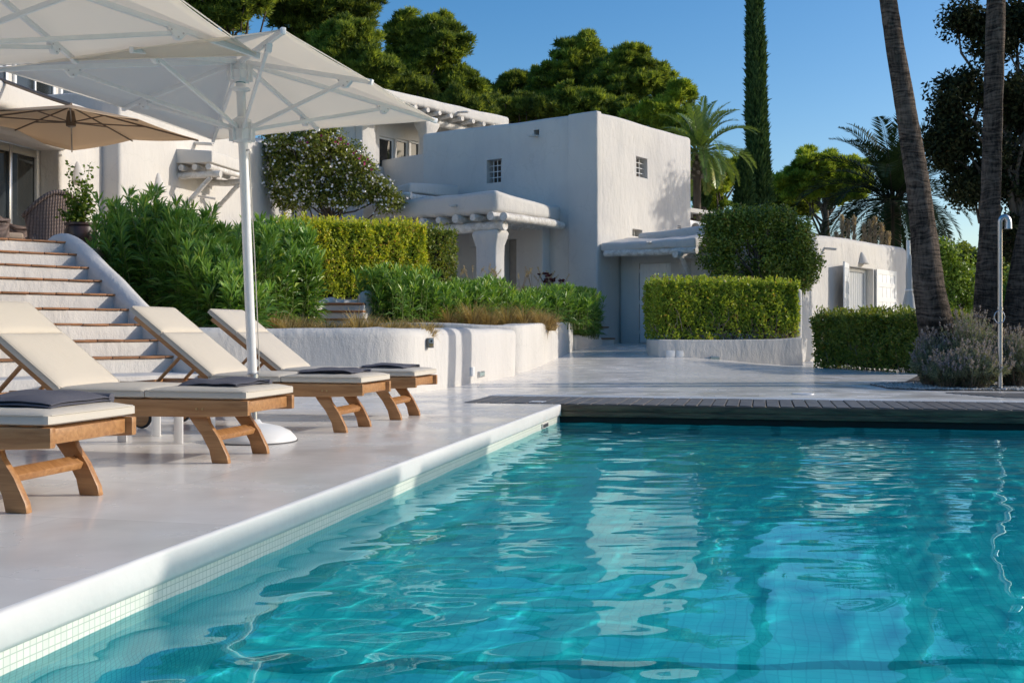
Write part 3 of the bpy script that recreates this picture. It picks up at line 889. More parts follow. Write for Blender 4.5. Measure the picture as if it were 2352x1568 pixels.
# ------------------------------------------------------------------ architecture helpers
def rot2(v, a): return Vector((v[0] * math.cos(a) - v[1] * math.sin(a), v[0] * math.sin(a) + v[1] * math.cos(a)))
TR, TL = Vector((.60, .80)), Vector((-.80, .60))           # directions of the tower's right and left faces
def V2(x, y): return Vector((x, y))
def solid(name, poly, z0, z1, mat, parent=None, bevel=.08, seg=4, wob=.018, wf=.9, sub=.55):
    mb = MB(); mb.prism([tuple(p)[:2] for p in poly], z0, z1)
    return mb.build(name, mat, parent, bevel=bevel, seg=seg, ang=50, wobble=wob, wfreq=wf, sub=sub)
def log(name, a, b, r, parent, seed=0, n=12, m=9):
    a, b = Vector(a), Vector(b)
    pts, rad = [], []
    for i in range(m):
        f = i / (m - 1); p = a.lerp(b, f)
        p += Vector((noise.noise((seed, f * 3, 0)), noise.noise((seed, f * 3, 5)), noise.noise((seed, f * 3, 9)))) * r * .35
        pts.append(p); rad.append(r * (1 + .16 * noise.noise((seed * 3.3, f * 5, 1))))
    mb = MB(); mb.tube(pts, rad, n)
    return mb.build(name, M['whitelog'], parent, ang=50, bevel=0)
def grille_window(f, s0, s1, z0, z1, depth, nx, ny, parent, bars=M['white']):
    """a small barred window deep in a plaster wall"""
    w = thing_part_window(f, s0, s1, z0, z1, depth, parent)
    for i in range(1, nx):
        s = s0 + (s1 - s0) * i / nx
        mb = MB(); mb.tube([f.pt(s, -depth * .45, z0 - .01), f.pt(s, -depth * .45, z1 + .01)], .012, 6); mb.build('bar', bars, w)
    for j in range(1, ny):
        z = z0 + (z1 - z0) * j / ny
        mb = MB(); mb.tube([f.pt(s0 - .01, -depth * .45 + .014, z), f.pt(s1 + .01, -depth * .45 + .014, z)], .011, 6); mb.build('bar', bars, w)
    return w
def thing_part_window(f, s0, s1, z0, z1, depth, parent, mat=None):
    mb = MB(); mb.box(*f.box(s0 - .02, s1 + .02, -depth - .03, -depth + .012, z0 - .02, z1 + .02))
    return mb.build('window', mat or M['dim_room'], parent, smooth=False)
def spout(f, s, z, ln, parent=None, r=.05):
    mb = MB()
    prof = [(-r, 0), (-r, .035), (-r * .6, .035), (-r * .55, .012), (r * .55, .012), (r * .6, .035), (r, .035), (r, 0), (r * .5, -.02), (-r * .5, -.02)]
    mb.extrude_profile(prof, f.pt(s, -.05, z), f.t, (0, 0, 1), f.n * (ln + .05) + Vector((0, 0, -.04)))
    return mb.build('water_spout', M['plaster_rough'], parent, bevel=.005)
def cone_lamp(label, f, s, z, h=.34, w=.24):
    t = thing('wall_lamp', label, 'wall lamp', f.pt(s, 0, z))
    bm = bmesh.new(); rings = []
    for i in range(9):
        q_ = i / 8; r = w / 2 * (.12 + .88 * q_ ** .75)
        rings.append([bm.verts.new(f.pt(s + r * math.cos(math.pi * k / 10), r * .95 * math.sin(math.pi * k / 10), z + h * (1 - q_))) for k in range(11)])
    for a, b in zip(rings, rings[1:]):
        for k in range(10): bm.faces.new((a[k], a[k + 1], b[k + 1], b[k]))
    bm.faces.new(rings[0])
    mb = MB(); mb.bm.free(); mb.bm = bm
    o = mb.build('lamp_shade', M['plaster_soft'], t, ang=60)
    md = o.modifiers.new('thick', 'SOLIDIFY'); md.thickness = .012
    mb = MB(); c = f.pt(s, w * .22, z + h * .35); mb.sphere(c, .04); mb.build('bulb', M['white'], t)
    return t

# ------------------------------------------------------------------ tower house
tc0 = V2(2.11, 26.0)
tR, tLft = tc0 + TR * 4.86, tc0 + TL * 5.76
t = thing('tower_house', 'tall white plastered tower with small barred windows, a sunlit side and a shaded side', 'house', (tc0.x, tc0.y, .3))
body = solid('wall', [tc0, tR, tR + TL * 5.76, tLft], -.1, [6.03, 6.11, 6.15, 6.12], M['plaster_rough'], t, bevel=.09, wob=.03)
fR = Face(tc0, TR); fL = Face(tc0, TL).flip()
if fR.n.dot(Vector((1, -1, 0))) < 0: fR.flip()
if fL.n.dot(Vector((-1, -1, 0))) < 0: fL.flip()
w1 = (*fL.sz(1118, 368), *fL.sz(1153, 418)); w2 = (*fR.sz(1461, 358), *fR.sz(1488, 411)); w3 = (*fR.sz(1452, 525), *fR.sz(1475, 545))
cut(body, [fL.box(w1[2], w1[0], -.32, .2, w1[3], w1[1]), fR.box(w2[0], w2[2], -.32, .2, w2[3], w2[1]), fR.box(w3[0], w3[2], -.32, .2, w3[3], w3[1]),
           fL.box(fL.s_at(1238), fL.s_at(1226), -.3, .2, 5.66, 5.80)])
grille_window(fL, w1[2], w1[0], w1[3], w1[1], .32, 4, 4, t); grille_window(fR, w2[0], w2[2], w2[3], w2[1], .32, 3, 4, t); grille_window(fR, w3[0], w3[2], w3[3], w3[1], .32, 3, 1, t)
so = fL.n.xy * .075
solid('buttress', [tc0 + so + TR * .012, tc0 + so + TL * .86, tc0 - so * 2 + TL * .86, tc0 - so * 2 + TR * .012 + fR.n.xy * .012], -.1, [6.06, 6.05, 6.05, 6.06], M['plaster'], t, bevel=.05, wob=.02)
spout(fL, fL.s_at(1232), 5.63, .35, t)
mb = MB()
for k in range(3):
    for j in range(5): mb.box(*fR.box(4.05 + k * .07, 4.09 + k * .07, -.002, .006, 3.35 + j * .05, 3.375 + j * .05))
mb.build('vent', M['grey_dark'], t)

# porch in front of the tower
PW = Face(V2(1.40, 26.53), -TR)          # right edge of the porch, running towards the camera
if PW.n.dot(Vector((1, -1, 0))) < 0: PW.flip()
pc = V2(-.357, 24.19); pl = pc + TL * 4.31; pb = V2(1.40, 26.53)
t = thing('porch', 'white plastered porch roof on whitewashed round beams and one thick column, against the tower', 'porch', (pc.x, pc.y, 1.3))
ps = pc + TR * 2.25
solid('roof_slab', [pc, ps, ps + TL * 4.3, pl], [3.39, 3.39, 3.42, 3.43], [3.91, 3.74, 3.9, 3.88], M['plaster_rough'], t, bevel=.13, wob=.035)
solid('roof_slab', [ps + TL * .25 + TR * .002, ps + TL * .25 + TR * .78, ps + TL * 3 + TR * .78, ps + TL * 3 + TR * .002], 3.41, [3.76, 3.82, 3.76, 3.76], M['plaster_rough'], t, bevel=.09, wob=.02)
for k in range(9):
    s = .12 + k * .52
    a = pc + TL * s - TR * .07 ; b = a + TR * 2.9
    log('rafter', (a.x, a.y, 3.30), (b.x, b.y, 3.30), (.10, .085, .10, .08, .085, .065, .08, .06, .07)[k], t, k + 1)
a = pc + TR * .06 + TL * (-.18); b = pc + TR * 2.3 + TL * (-.02)
log('beam', (a.x - .02, a.y, 3.28), (b.x, b.y, 3.30), .10, t, 31)
a = pc + TL * (-.06) + TR * .26; b = pc + TL * 4.6 + TR * .26
log('beam', (a.x, a.y, 3.10), (b.x, b.y, 3.09), .115, t, 22, 16)
# column with a flaring capital
mb = MB()
ct = pc + TR * .12 + TL * .28
prof = [(0.9, .29), (2.4, .29), (2.65, .30), (2.82, .36), (2.93, .385), (3.01, .36)]
rings = []
for z, w in prof:
    ring = []
    for sx, sy in ((-1, -1), (1, -1), (1, 1), (-1, 1)):
        p = ct + TR * (.22 + sx * w * .62) * 1 + TL * (.16 + sy * w); ring.append(mb.bm.verts.new((p.x, p.y, z)))
    rings.append(ring)
for a_, b_ in zip(rings, rings[1:]):
    for k in range(4): mb.bm.faces.new((a_[k], a_[(k + 1) % 4], b_[(k + 1) % 4], b_[k]))
mb.bm.faces.new(rings[0]); mb.bm.faces.new(rings[-1])
mb.build('column', M['plaster_rough'], t, bevel=.05, seg=3, ang=50, wobble=.02, wfreq=1.2, sub=.4)
fP = Face(pc, TL)
if fP.n.dot(Vector((-1, -1, 0))) < 0: fP.flip()
spout(fP, fP.s_at(1047), PZ(473, 24.9), .22, t, .04)
# porch back wall, lamp and dark doorway in the shade
fB = Face(pc + TR * 2.6, TL)
if fB.n.dot(Vector((-1, -1, 0))) < 0: fB.flip()
bw0, bw1 = fB.o.xy + TL * .55, fB.o.xy + TL * 5.6
t = thing('porch_wall', 'shaded white wall at the back of the porch, behind the thick column', 'wall', (bw0.x, bw0.y, 1.2))
o = solid('wall', [bw0, bw1, bw1 + TR * .5, bw0 + TR * .5], 1.2, 3.5, M['plaster'], t, bevel=.03, wob=.01)
s0, s1 = sorted((fB.s_at(1160), fB.s_at(1186)))
cut(o, [fB.box(s0, s1, -.22, .2, 1.0, PZ(548, 27))])
mb = MB(); mb.box(*fB.box(s0 + .002, s1 - .002, -.215, -.18, 1.3, PZ(549, 27))); mb.build('door', simple('grey_door', (.34, .32, .29), .6), t, bevel=.005)
t = thing('wall_lamp', 'boxy white wall lamp in the shade of the porch beside the column', 'wall lamp', fB.pt(fB.s_at(1094), 0, PZ(545, 27)))
s_ = fB.s_at(1094); z_ = PZ(558, 27)
mb = MB(); mb.box(*fB.box(s_ - .13, s_ + .13, .03, .16, z_ - .05, z_ + .33)); mb.build('lamp_shade', M['plaster_soft'], t, bevel=.02)
mb = MB(); mb.box(*fB.box(s_ - .05, s_ + .05, 0, .031, z_ + .05, z_ + .2)); mb.build('mount', M['white'], t)

# second, smaller roof behind the porch
t = thing('canopy_roof', 'short thick white roof slab on rough beams, just behind the porch roof', 'canopy roof', (-2.2, 27.6, 3.5))
q0 = V2(PX(940, 26.9), 26.9); qr = V2(.69, .73)
solid('roof_slab', [q0, q0 + qr * 1.75, q0 + qr * 1.75 + TL * 1.2, q0 + TL * .9], 4.18, [PZ(418, 26.9), PZ(427, 28.2), 4.42, 4.30], M['plaster_rough'], t, bevel=.11, wob=.03)
log('beam', (q0.x - .05, q0.y - .05, 4.08), (*(q0 + qr * 1.7), 4.08), .075, t, 41)
log('beam', (*(q0 + qr * .3 - TL * .35), 4.0), (*(q0 + qr * .3 + TL * 1.6), 4.02), .085, t, 42)

# ------------------------------------------------------------------ garden house (door wall, lean-to roof, window wall)
g0 = tc0 + TR * .92; gdir = V2(.8, -.6); gc = V2(6.45, 23.85)
gdir = (gc - g0).normalized(); fG = Face(g0, gdir)
if fG.n.dot(Vector((0, -1, 0))) < 0: fG.flip()
glen = (gc - g0).length
fW = Face(gc, TR)
if fW.n.dot(Vector((1, -1, 0))) < 0: fW.flip()
t = thing('garden_house', 'low white garden house right of the tower, with a plank door and a shuttered window', 'house', (gc.x, gc.y, 0))
ge = gc + TR * 7.9
body = solid('wall', [g0 + TR * .0, gc, ge, ge + TL * 4.5, g0 + TL * .2 + TR * 6], -.1, [3.02, 2.93, 3.05, 3.05, 3.05], M['plaster_rough'], t, bevel=.17, seg=5, wob=.03)
ds0, ds1 = fG.s_at(1467), fG.s_at(1540)
ws0, ws1 = fW.s_at(1946), fW.s_at(2006)
wz0, wz1 = .55, PZ(611, fW.D(3.3))
cut(body, [fG.box(ds0, ds1, -.06, .3, .38, PZ(604, 26.2)), fW.box(ws0, ws1, -.28, .3, wz0, wz1)])
# plank door with hinges
mb = MB(); mb.box(*fG.box(ds0 + .012, ds1 - .012, -.065, -.035, .41, PZ(604, 26.2) - .012)); door = mb.build('door', M['white'], t, bevel=.003)
for k in range(9):
    s = ds0 + .03 + (ds1 - ds0 - .06) * k / 9
    mb = MB(); mb.box(*fG.box(s, s + (ds1 - ds0 - .06) / 9 - .008, -.036, -.028, .43, PZ(604, 26.2) - .03)); mb.build('plank', M['white'], door, bevel=.003, seg=1)
for z in (.62, 1.35, 2.12):
    mb = MB(); mb.tube([fG.pt(ds0 + .006, -.02, z), fG.pt(ds0 + .006, -.02, z + .09)], .012, 8); mb.build('hinge', M['white_metal'], door)
# window with curtains
wn_ = MB(); wn_.box(*fW.box(ws0 + .01, ws1 - .01, -.30, -.26, wz0, wz1 - .01)); win = wn_.build('window', simple('pale_window_glass', (.30, .33, .35), .08, var=.05), t)
for (a, b, c, d) in ((ws0 + .012, ws0 + .10, wz0, wz1 - .02), (ws1 - .10, ws1 - .012, wz0, wz1 - .02), (ws0 + .101, ws1 - .101, wz1 - .10, wz1 - .02)):
    mb = MB(); mb.box(*fW.box(a, b, -.262, -.19, c, d)); mb.build('window_frame', M['white'], win, bevel=.005)
bm = bmesh.new(); prev = None
for k in range(61):
    s = ws0 + .12 + (ws1 - ws0 - .24) * k / 60; dd = -.235 + .02 * math.sin(k * 1.1) + .008 * math.sin(k * 2.3)
    r_ = [bm.verts.new(fW.pt(s, dd, z)) for z in (wz0, 1.4, wz1 - .11)]
    if prev: [bm.faces.new((prev[i], r_[i], r_[i + 1], prev[i + 1])) for i in range(2)]
    prev = r_
mb = MB(); mb.bm.free(); mb.bm = bm; mb.build('curtain', fabric('white_voile', (.72, .74, .75), trans=.2), win, ang=80)
# shutters
def shutter(o, tt, nn, w, z0, z1, parent):
    f = Face(o, tt); f.n = Vector((nn[0], nn[1], 0)).normalized()
    mb = MB(); mb.box(*f.box(0, w, 0, .022, z0, z1)); sh = mb.build('shutter', M['white'], parent, bevel=.003)
    for (a, b, c, d) in ((0, .14, z0, z1), (w - .14, w, z0, z1)):
        mb = MB(); mb.box(*f.box(a + .001, b - .001, .022, .036, c, d)); mb.build('stile', M['white'], sh, bevel=.004, seg=1)
    for z in (z0 + .001, z0 + (z1 - z0) * .52, z0 + (z1 - z0) * .74, z1 - .13):
        mb = MB(); mb.box(*f.box(.141, w - .141, .022, .035, z, z + .12)); mb.build('rail', M['white'], sh, bevel=.004, seg=1)
    for k in range(1, 4):
        s = .14 + (w - .28) * k / 4
        mb = MB(); mb.box(*f.box(s - .006, s + .006, .0221, .026, z0 + .12, z1 - .13)); mb.build('groove', simple('groove_grey', (.5, .5, .5)) if 'gr' not in M else M['gr'], sh)
    mb = MB(); mb.box(*f.box(w - .10, w - .07, .036, .06, z0 + .75, z0 + .95)); mb.build('latch', M['white_metal'], sh, bevel=.004)
M['gr'] = simple('groove_grey', (.55, .55, .55))
sh0 = fW.s_at(2008) + .02
shutter(fW.pt(sh0, .03, 0), fW.t, fW.n, fW.s_at(2054) - sh0, wz0 - .02, PZ(622, 28.8), t)
shutter(fW.pt(ws0 - .05, .03, 0), (fW.n.xy * .235 - fW.t.xy * .972), (fW.n.xy * .972 + fW.t.xy * .235), 1.02, wz0 - .02, wz1 + .04, t)
# lean-to roof over the door
lb, le = fG.s_at(1425) - .4, fG.s_at(1640)
lo = tc0 + so * 0
A_ = tc0 + TR * .05; 
rp = [A_ + fR.n.xy * .05, A_ + fR.n.xy * .05 + TR * 0 + V2(.72, -.62) * 0, g0 + gdir * le + fG.n.xy * .95, g0 + gdir * le - fG.n.xy * .05, g0 - fG.n.xy * .05]
rp = [A_ + fR.n.xy * .02, g0 + gdir * (le * .45) + fG.n.xy * .92, g0 + gdir * le + fG.n.xy * .95, g0 + gdir * le + fG.n.xy * -.02, g0 + fG.n.xy * .02 + gdir * .02]
solid('lean_to_roof', rp, [2.62, 2.60, 2.6, 2.72, 2.72], [2.84, 2.80, 2.84, 2.98, 2.98], M['plaster_rough'], t, bevel=.07, wob=.06, wf=1.6, sub=.35)
log('eave_beam', (*(A_ + fR.n.xy * .16), 2.56), (*(g0 + gdir * le + fG.n.xy * .86), 2.54), .085, t, 51, 10, 14)
log('cross_beam', (*(g0 + gdir * (le - .42) + fG.n.xy * 1.12), 2.45), (*(g0 + gdir * (le - .42) - fG.n.xy * .1), 2.50), .075, t, 52)
log('brace', (*(g0 + gdir * (le - .42) + fG.n.xy * .85), 2.42), (*(g0 + gdir * (le - .42) + fG.n.xy * .02), 1.55), .055, t, 53)
spout(fG, le * .55, 2.80, 1.05, t)
pz = g0 + gdir * 1.0
solid('parapet', [g0 + gdir * .55 + fG.n.xy * .0, g0 + gdir * le, g0 + gdir * le - fG.n.xy * .3, g0 + gdir * .55 - fG.n.xy * .3], 2.9, [3.12, 3.22, 3.2, 3.12], M['plaster_rough'], t, bevel=.09, wob=.03)
spout(fW, fW.s_at(1893), 2.62, .3, t, .04)
# wall lamps of the garden house
s_ = fG.s_at(1574); z_ = PZ(629, 25.5)
t = thing('wall_lamp', 'half-round white wall lamp right of the plank door', 'wall lamp', fG.pt(s_, 0, z_))
mb = MB(); mb.extrude_profile([(-.14, 0)] + [(-.14 * math.cos(math.pi * k / 12), .13 * math.sin(math.pi * k / 12)) for k in range(13)] + [(.14, 0)], fG.pt(s_, .002, z_), fG.t, fG.n, (0, 0, .28)) 
mb.build('lamp_shade', M['plaster_soft'], t, ang=40)
mb = MB(); mb.box(*fG.box(s_ - .02, s_ + .02, .02, .06, z_ + .28, z_ + .3)); mb.build('finial', M['white'], t)
cone_lamp('white cone wall lamp above the shuttered window of the garden house', fW, fW.s_at(1978), PZ(606, fW.D(fW.s_at(1978))), .30, .42)

# small flat-roofed plant room with an air conditioner, behind the lean-to
t = thing('plant_room', 'small open white shed with a flat roof, half hidden behind the tower and the bush', 'shed', (PX(1625, 32), 32, 3.4))
a0 = V2(PX(1585, 32), 32)
solid('roof', [a0 - TR * .3 - TL * -.2, a0 + TR * 5 + TL * -.2, a0 + TR * 5 + TL * 1.5, a0 - TR * .3 + TL * 1.5], 4.28, 4.42, M['plaster_soft'], t, bevel=.02, wob=0)
solid('wall', [a0 + TL * .9 - TR * .2, a0 + TR * 4.8 + TL * .9, a0 + TR * 4.8 + TL * 1.1, a0 + TL * 1.1 - TR * .2], 2.6, 4.28, simple('recess_shade', (.10, .075, .06), .9), t, bevel=.01, wob=0)  # wall coloured dark in place of the shade inside the shed
solid('wall', [a0 + TR * 2.4, a0 + TR * 4.8, a0 + TR * 4.8 + TL * .25, a0 + TR * 2.4 + TL * .25], 2.6, 4.28, M['plaster'], t, bevel=.02, wob=0)
fA = Face(a0 + TL * .05, TR)
if fA.n.dot(Vector((1, -1, 0))) < 0: fA.flip()
t = thing('air_conditioner', 'white air conditioning unit with a round fan grille in the open shed', 'air conditioner', fA.pt(.5, 0, 3.0))
mb = MB(); mb.box(*fA.box(.05, 1.15, -.4, 0, 3.2, 4.02)); mb.build('casing', M['white_metal'], t, bevel=.02)
c = fA.pt(.46, .004, 3.62); mb = MB(); mb.tube([c, c + fA.n * .012], .34, 28); g_ = mb.build('fan_grille', M['grey_dark'], t)
mb = MB(); mb.tube([c + fA.n * .013, c + fA.n * .03], .09, 18); mb.build('fan_hub', M['white_metal'], g_)
mb = MB(); mb.box(*fA.box(.86, 1.1, .002, .006, 3.82, 3.98)); mb.build('badge', simple('blue_badge', (.02, .12, .40), .4), t)
mb = MB(); mb.box(*fA.box(-.1, 1.5, -.42, .02, 3.14, 3.199)); mb.build('shelf', M['grey_dark'], t)

# ------------------------------------------------------------------ upper house with its pergola roof
UD = V2(-.08, 34.0)
t = thing('upper_house', 'white upper house with a long pergola roof and dark windows, above the flowering bush', 'house', (UD.x, UD.y, 4))
un = -TR; ui = TL
a_, b_ = UD, UD + un * 7.4
solid('roof_slab', [a_, b_, b_ + ui * 3.2, a_ + ui * 3.2], 7.12, [7.48, 7.36, 7.4, 7.45], M['plaster_rough'], t, bevel=.09, wob=.03)
for k in range(13):
    s = .35 + k * .52; p = a_ + un * s
    log('rafter', (*(p - ui * .07), 7.05), (*(p + ui * 2.6), 7.05), .07, t, 60 + k, 10, 5)
log('beam', (*(a_ + ui * .5 + un * .1), 6.92), (*(a_ + ui * .5 + un * 7.0), 6.90), .11, t, 90)
cp = a_ + un * 3.46 + ui * .45
mb = MB(); rings = []
for z, w in ((4.4, .20), (6.3, .20), (6.55, .24), (6.72, .32), (6.83, .33)):
    rings.append([mb.bm.verts.new((*(cp + un * sx * w + ui * sy * w * .75), z)) for sx, sy in ((-1, -1), (1, -1), (1, 1), (-1, 1))])
for p_, q_ in zip(rings, rings[1:]):
    for k in range(4): mb.bm.faces.new((p_[k], p_[(k + 1) % 4], q_[(k + 1) % 4], q_[k]))
mb.bm.faces.new(rings[0]); mb.bm.faces.new(rings[-1])
mb.build('column', M['plaster_rough'], t, bevel=.04, ang=50, wobble=.015, sub=.4)
fU = Face(UD + ui * 1.3, un)
if fU.n.dot(Vector((1, -1, 0))) < 0: fU.flip()
w0, w1_ = fU.o.xy - un * .2, fU.o.xy + un * 5.6
body = solid('wall', [w0, w1_, w1_ + ui * 3, w0 + ui * 3], 3.0, 7.1, M['plaster'], t, bevel=.04, wob=.012)
for (pa, pb) in ((871, 907), (911, 940), (944, 968)):
    sa, sb = fU.s_at(pa), fU.s_at(pb); sa, sb = min(sa, sb), max(sa, sb)
    z1 = PZ(312 + (pa - 871) * .14, fU.D(fU.s_at(pa))); z0 = z1 - .95
    cut(body, [fU.box(sa, sb, -.12, .2, z0, z1)])
    w_ = thing_part_window(fU, sa, sb, z0, z1, .12, t, M['glass_dark'])
    for q_ in ((sa, sa + .05, z0, z1), (sb - .05, sb, z0, z1), (sa + .051, sb - .051, z1 - .06, z1 - .001), (sa + .051, sb - .051, z0 + .001, z0 + .07)):
        mb = MB(); mb.box(*fU.box(q_[0], q_[1], -.11, -.06, q_[2], q_[3])); mb.build('window_frame', M['white'], w_, bevel=.004)
pd = 30.2; pa = V2(PX(832, pd), pd)
solid('pillar', [pa, pa + TR * .55, pa + TR * .55 + TL * 1.0, pa + TL * 1.0], 3.2, 6.9, M['plaster'], t, bevel=.04, wob=.012)
fQ = Face(pa + TL * .9, TL); 
mb = MB(); mb.box((PX(768, 31.5), 31.5, 4.6), (PX(802, 31.5) - PX(768, 31.5), .2, 0), (0, .05, 0), (0, 0, 2.2)); mb.build('window', M['glass_dark'], t)
mb = MB(); mb.box((PX(690, 31.7), 31.7, 3.0), (2.2, .0, 0), (0, .3, 0), (0, 0, 3.9)); mb.build('wall', M['plaster'], t)
spout(Face(UD + ui * .0, un).flip() if Face(UD, un).n.dot(Vector((1, -1, 0))) < 0 else Face(UD, un), 2.55, 7.22, .4, t)

# terrace parapet left of the tower
t0 = tLft + TL * .03; 
pe = V2(PX(862, 31.6), 31.6)
t = solid('terrace_parapet', [t0 + TR * .35, t0 + TR * .6, pe + TR * .25, pe], 1.2, [5.66, 5.66, 5.72, 5.72], M['plaster'], None, bevel=.08, wob=.03)
tag(t, 'shaded white terrace parapet wall between the tower and the flowering bush', 'wall')
# link wall under the flowering bush
lw0, lw1 = V2(PX(655, 28), 28.2), V2(PX(985, 29), 29.4)
t = thing('link_wall', 'shaded beige-white wall below the flowering bush, with a dark barred doorway', 'wall', (lw0.x, lw0.y, 1.3))
solid('wall', [lw0, lw1, lw1 + V2(0, .6), lw0 + V2(0, .6)], 1.2, 4.5, M['plaster'], t, bevel=.03, wob=.015)
fK = Face(lw0, (lw1 - lw0))
if fK.n.dot(Vector((0, -1, 0))) < 0: fK.flip()
s0, s1 = fK.s_at(672), fK.s_at(699)
mb = MB(); mb.box(*fK.box(s0, s1, .002, .03, 1.3, PZ(470, 28.2))); dw = mb.build('doorway', M['glass_dark'], t)
for k in range(4):
    s = s0 + (s1 - s0) * (k + .5) / 4
    mb = MB(); mb.tube([fK.pt(s, .05, 1.3), fK.pt(s, .05, PZ(471, 28.2))], .012, 6); mb.build('bar', M['white'], dw)

# ------------------------------------------------------------------ main house on the left
HB = V2(-5.55, 27.0); hd = V2(math.sin(R(13.3)), math.cos(R(13.3))); hn = V2(hd.y, -hd.x)
fH = Face(HB, -hd)
if fH.n.dot(Vector((1, 0, 0))) < 0: fH.flip()
t = thing('main_house', 'bright sunlit white villa at the left behind the oleander hedge', 'house', (-7, 22, 1.7))
hb0 = HB - hd * 7.45
body = solid('wall', [HB, hb0, hb0 - hn * 4, HB - hn * 4], .6, [5.18, 5.16, 5.16, 5.18], M['plaster'], t, bevel=.07, wob=.012)
# nearer wing set back a little
ha1 = hb0 - hn * .36 - hd * .003; ha0 = ha1 - hd * 1.22
body2 = solid('wall', [ha1 + hd * .3 - hn * .3, ha1, ha0, ha0 - hn * 3.4, ha1 - hn * 3.4], .6, [4.4, 4.35, 4.12, 4.2, 4.4], M['plaster'], t, bevel=.06, wob=.012)
fA_ = Face(ha1, -hd)
if fA_.n.dot(Vector((1, 0, 0))) < 0: fA_.flip()
# parapet band above wing and glass front
pb1 = ha1 - hd * .02 + hn * .006; pb0 = pb1 - hd * 7.0
solid('parapet', [pb1, pb0, pb0 - hn * .5, pb1 - hn * .5], 4.30, 4.77, M['plaster_soft'], t, bevel=.12, seg=5, wob=.025)
solid('lintel', [ha0 - hd * -.15 + hn * .10, ha0 - hd * 5.5 + hn * .10, ha0 - hd * 5.5 - hn * .5, ha0 + hd * .15 - hn * .5], 3.86, 4.12, M['plaster_rough'], t, bevel=.1, wob=.03)
for k in range(6):
    p = ha0 - hd * (.5 + k * .75)
    log('beam', (*(p + hn * .12), 4.22), (*(p - hn * 1.2), 4.22), .075, t, 110 + k, 10, 5)
# glass doors
gl0 = ha0 - hn * .42; fD = Face(gl0, -hd)
if fD.n.dot(Vector((1, 0, 0))) < 0: fD.flip()
mb = MB(); mb.box(*fD.box(.0, 5.2, -.06, -.03, 1.8, 3.86)); gd = mb.build('glass_door', M['glass_dark'], t)
for s in (.03, .72, 2.2, 3.8):
    mb = MB(); mb.box(*fD.box(s, s + .07, -.029, .03, 1.8, 3.85)); mb.build('door_frame', M['steel'] if s == .72 else M['white_metal'], gd, bevel=.004)
mb = MB(); mb.box(*fD.box(.101, 5.2, -.0285, .02, 3.72, 3.85)); mb.build('door_frame', simple('grey_frame', (.33, .33, .32), .5), gd, bevel=.004)
mb = MB(); mb.box(*fD.box(.0, 5.2, -.5, -.1, 1.8, 3.86)); mb.build('wall', M['plaster'], t)
# unseen villa wall added towards the camera to bounce warm sunlight
nw = ha0 - hd * 5.6 - hn * .3
solid('wall', [nw, nw - hd * 14, nw - hd * 14 - hn * 3, nw - hn * 3], .6, 5.0, M['plaster'], t, bevel=.08, wob=.02, sub=1.5)
# upper storey set back, seen between parapet and parasol
up = ha1 - hn * 2.2 + hd * 8.5
solid('upper_wall', [up, up - hd * 17, up - hd * 17 - hn * 3, up - hn * 3], 4.4, 6.7, M['plaster'], t, bevel=.04, wob=.01)
fV = Face(up, -hd)
if fV.n.dot(Vector((1, 0, 0))) < 0: fV.flip()
for s in (4.2, 5.6, 7.0, 8.4, 9.8):
    mb = MB(); mb.box(*fV.box(s, s + 1.1, .002, .02, 4.5, 5.9)); w_ = mb.build('window', M['glass_dark'], t)
    for q_ in ((s - .06, s), (s + 1.1, s + 1.16), (s + .53, s + .57)):
        mb = MB(); mb.box(*fV.box(q_[0], q_[1], .003, .05, 4.5, 5.95)); mb.build('window_frame', M['white'], w_)
s_, z_ = fH.sz(448, 330)
spout(fH, s_, z_, .42, t, .06)
# hood over a side door
hz = 4.1
s0, s1 = fH.s_at(404.6), fH.s_at(404.6) - 1.45
t = thing('door_hood', 'small white hood on round whitewashed logs and slanted braces, on the sunlit villa wall', 'hood', fH.pt(s0, 0, 3.4))
c4 = [fH.pt(s0, -.05, 0).xy, fH.pt(s0, .80, 0).xy, fH.pt(s1, .80, 0).xy, fH.pt(s1, -.05, 0).xy]
solid('slab', c4, [4.10, 4.08, 4.08, 4.10], [4.40, 4.32, 4.32, 4.40], M['plaster'], t, bevel=.025, wob=.01)
for k, dd in enumerate((.12, .42, .73)):
    log('roof_log', fH.pt(s0 + .02, dd, 4.00), fH.pt(s1 - .12, dd, 4.00), .062, t, 130 + k, 12, 7)
for s in (s0 - .12, s1 + .15):
    log('cross_log', fH.pt(s, -.05, 3.86), fH.pt(s, .93, 3.86), .07, t, 140 + int(s * 10), 12, 7)
    log('brace', fH.pt(s, .70, 3.80), fH.pt(s, .0, 3.12), .05, t, 150 + int(s * 10), 8, 7)
log('hook', fH.pt(s0 - .25, .35, 3.45), fH.pt(s0 - .25, .75, 3.38), .022, t, 155, 6, 4)
spout(fH, s1 + .1, 4.34, .34, t, .05)
s_, z_ = fH.sz(363, 433); cone_lamp('white cone wall lamp left of the log hood on the villa wall', fH, s_, z_ - .06, .36, .34)
s_, z_ = fA_.sz(178, 410); cone_lamp('white cone wall lamp above the potted plant on the near villa wing', fA_, s_, z_ - .06, .36, .34)
# round white chimney
t = thing('chimney', 'round white plaster chimney dome behind the end of the villa roof', 'chimney', (PX(592, 29), 29, 4.5))
mb = MB(); mb.lathe((PX(592, 29), 29, 4.4), [(.36, 0), (.36, 1.15), (.34, 1.3), (.27, 1.42), (.15, 1.5), (.02, 1.53)], 24); mb.build('stack', M['plaster_soft'], t, ang=60)
mb = MB(); mb.box((PX(592, 29) - .12, 29 - .37, 5.2), (.24, 0, 0), (0, .06, 0), (0, 0, .18)); mb.build('flue_opening', M['pit'], t)

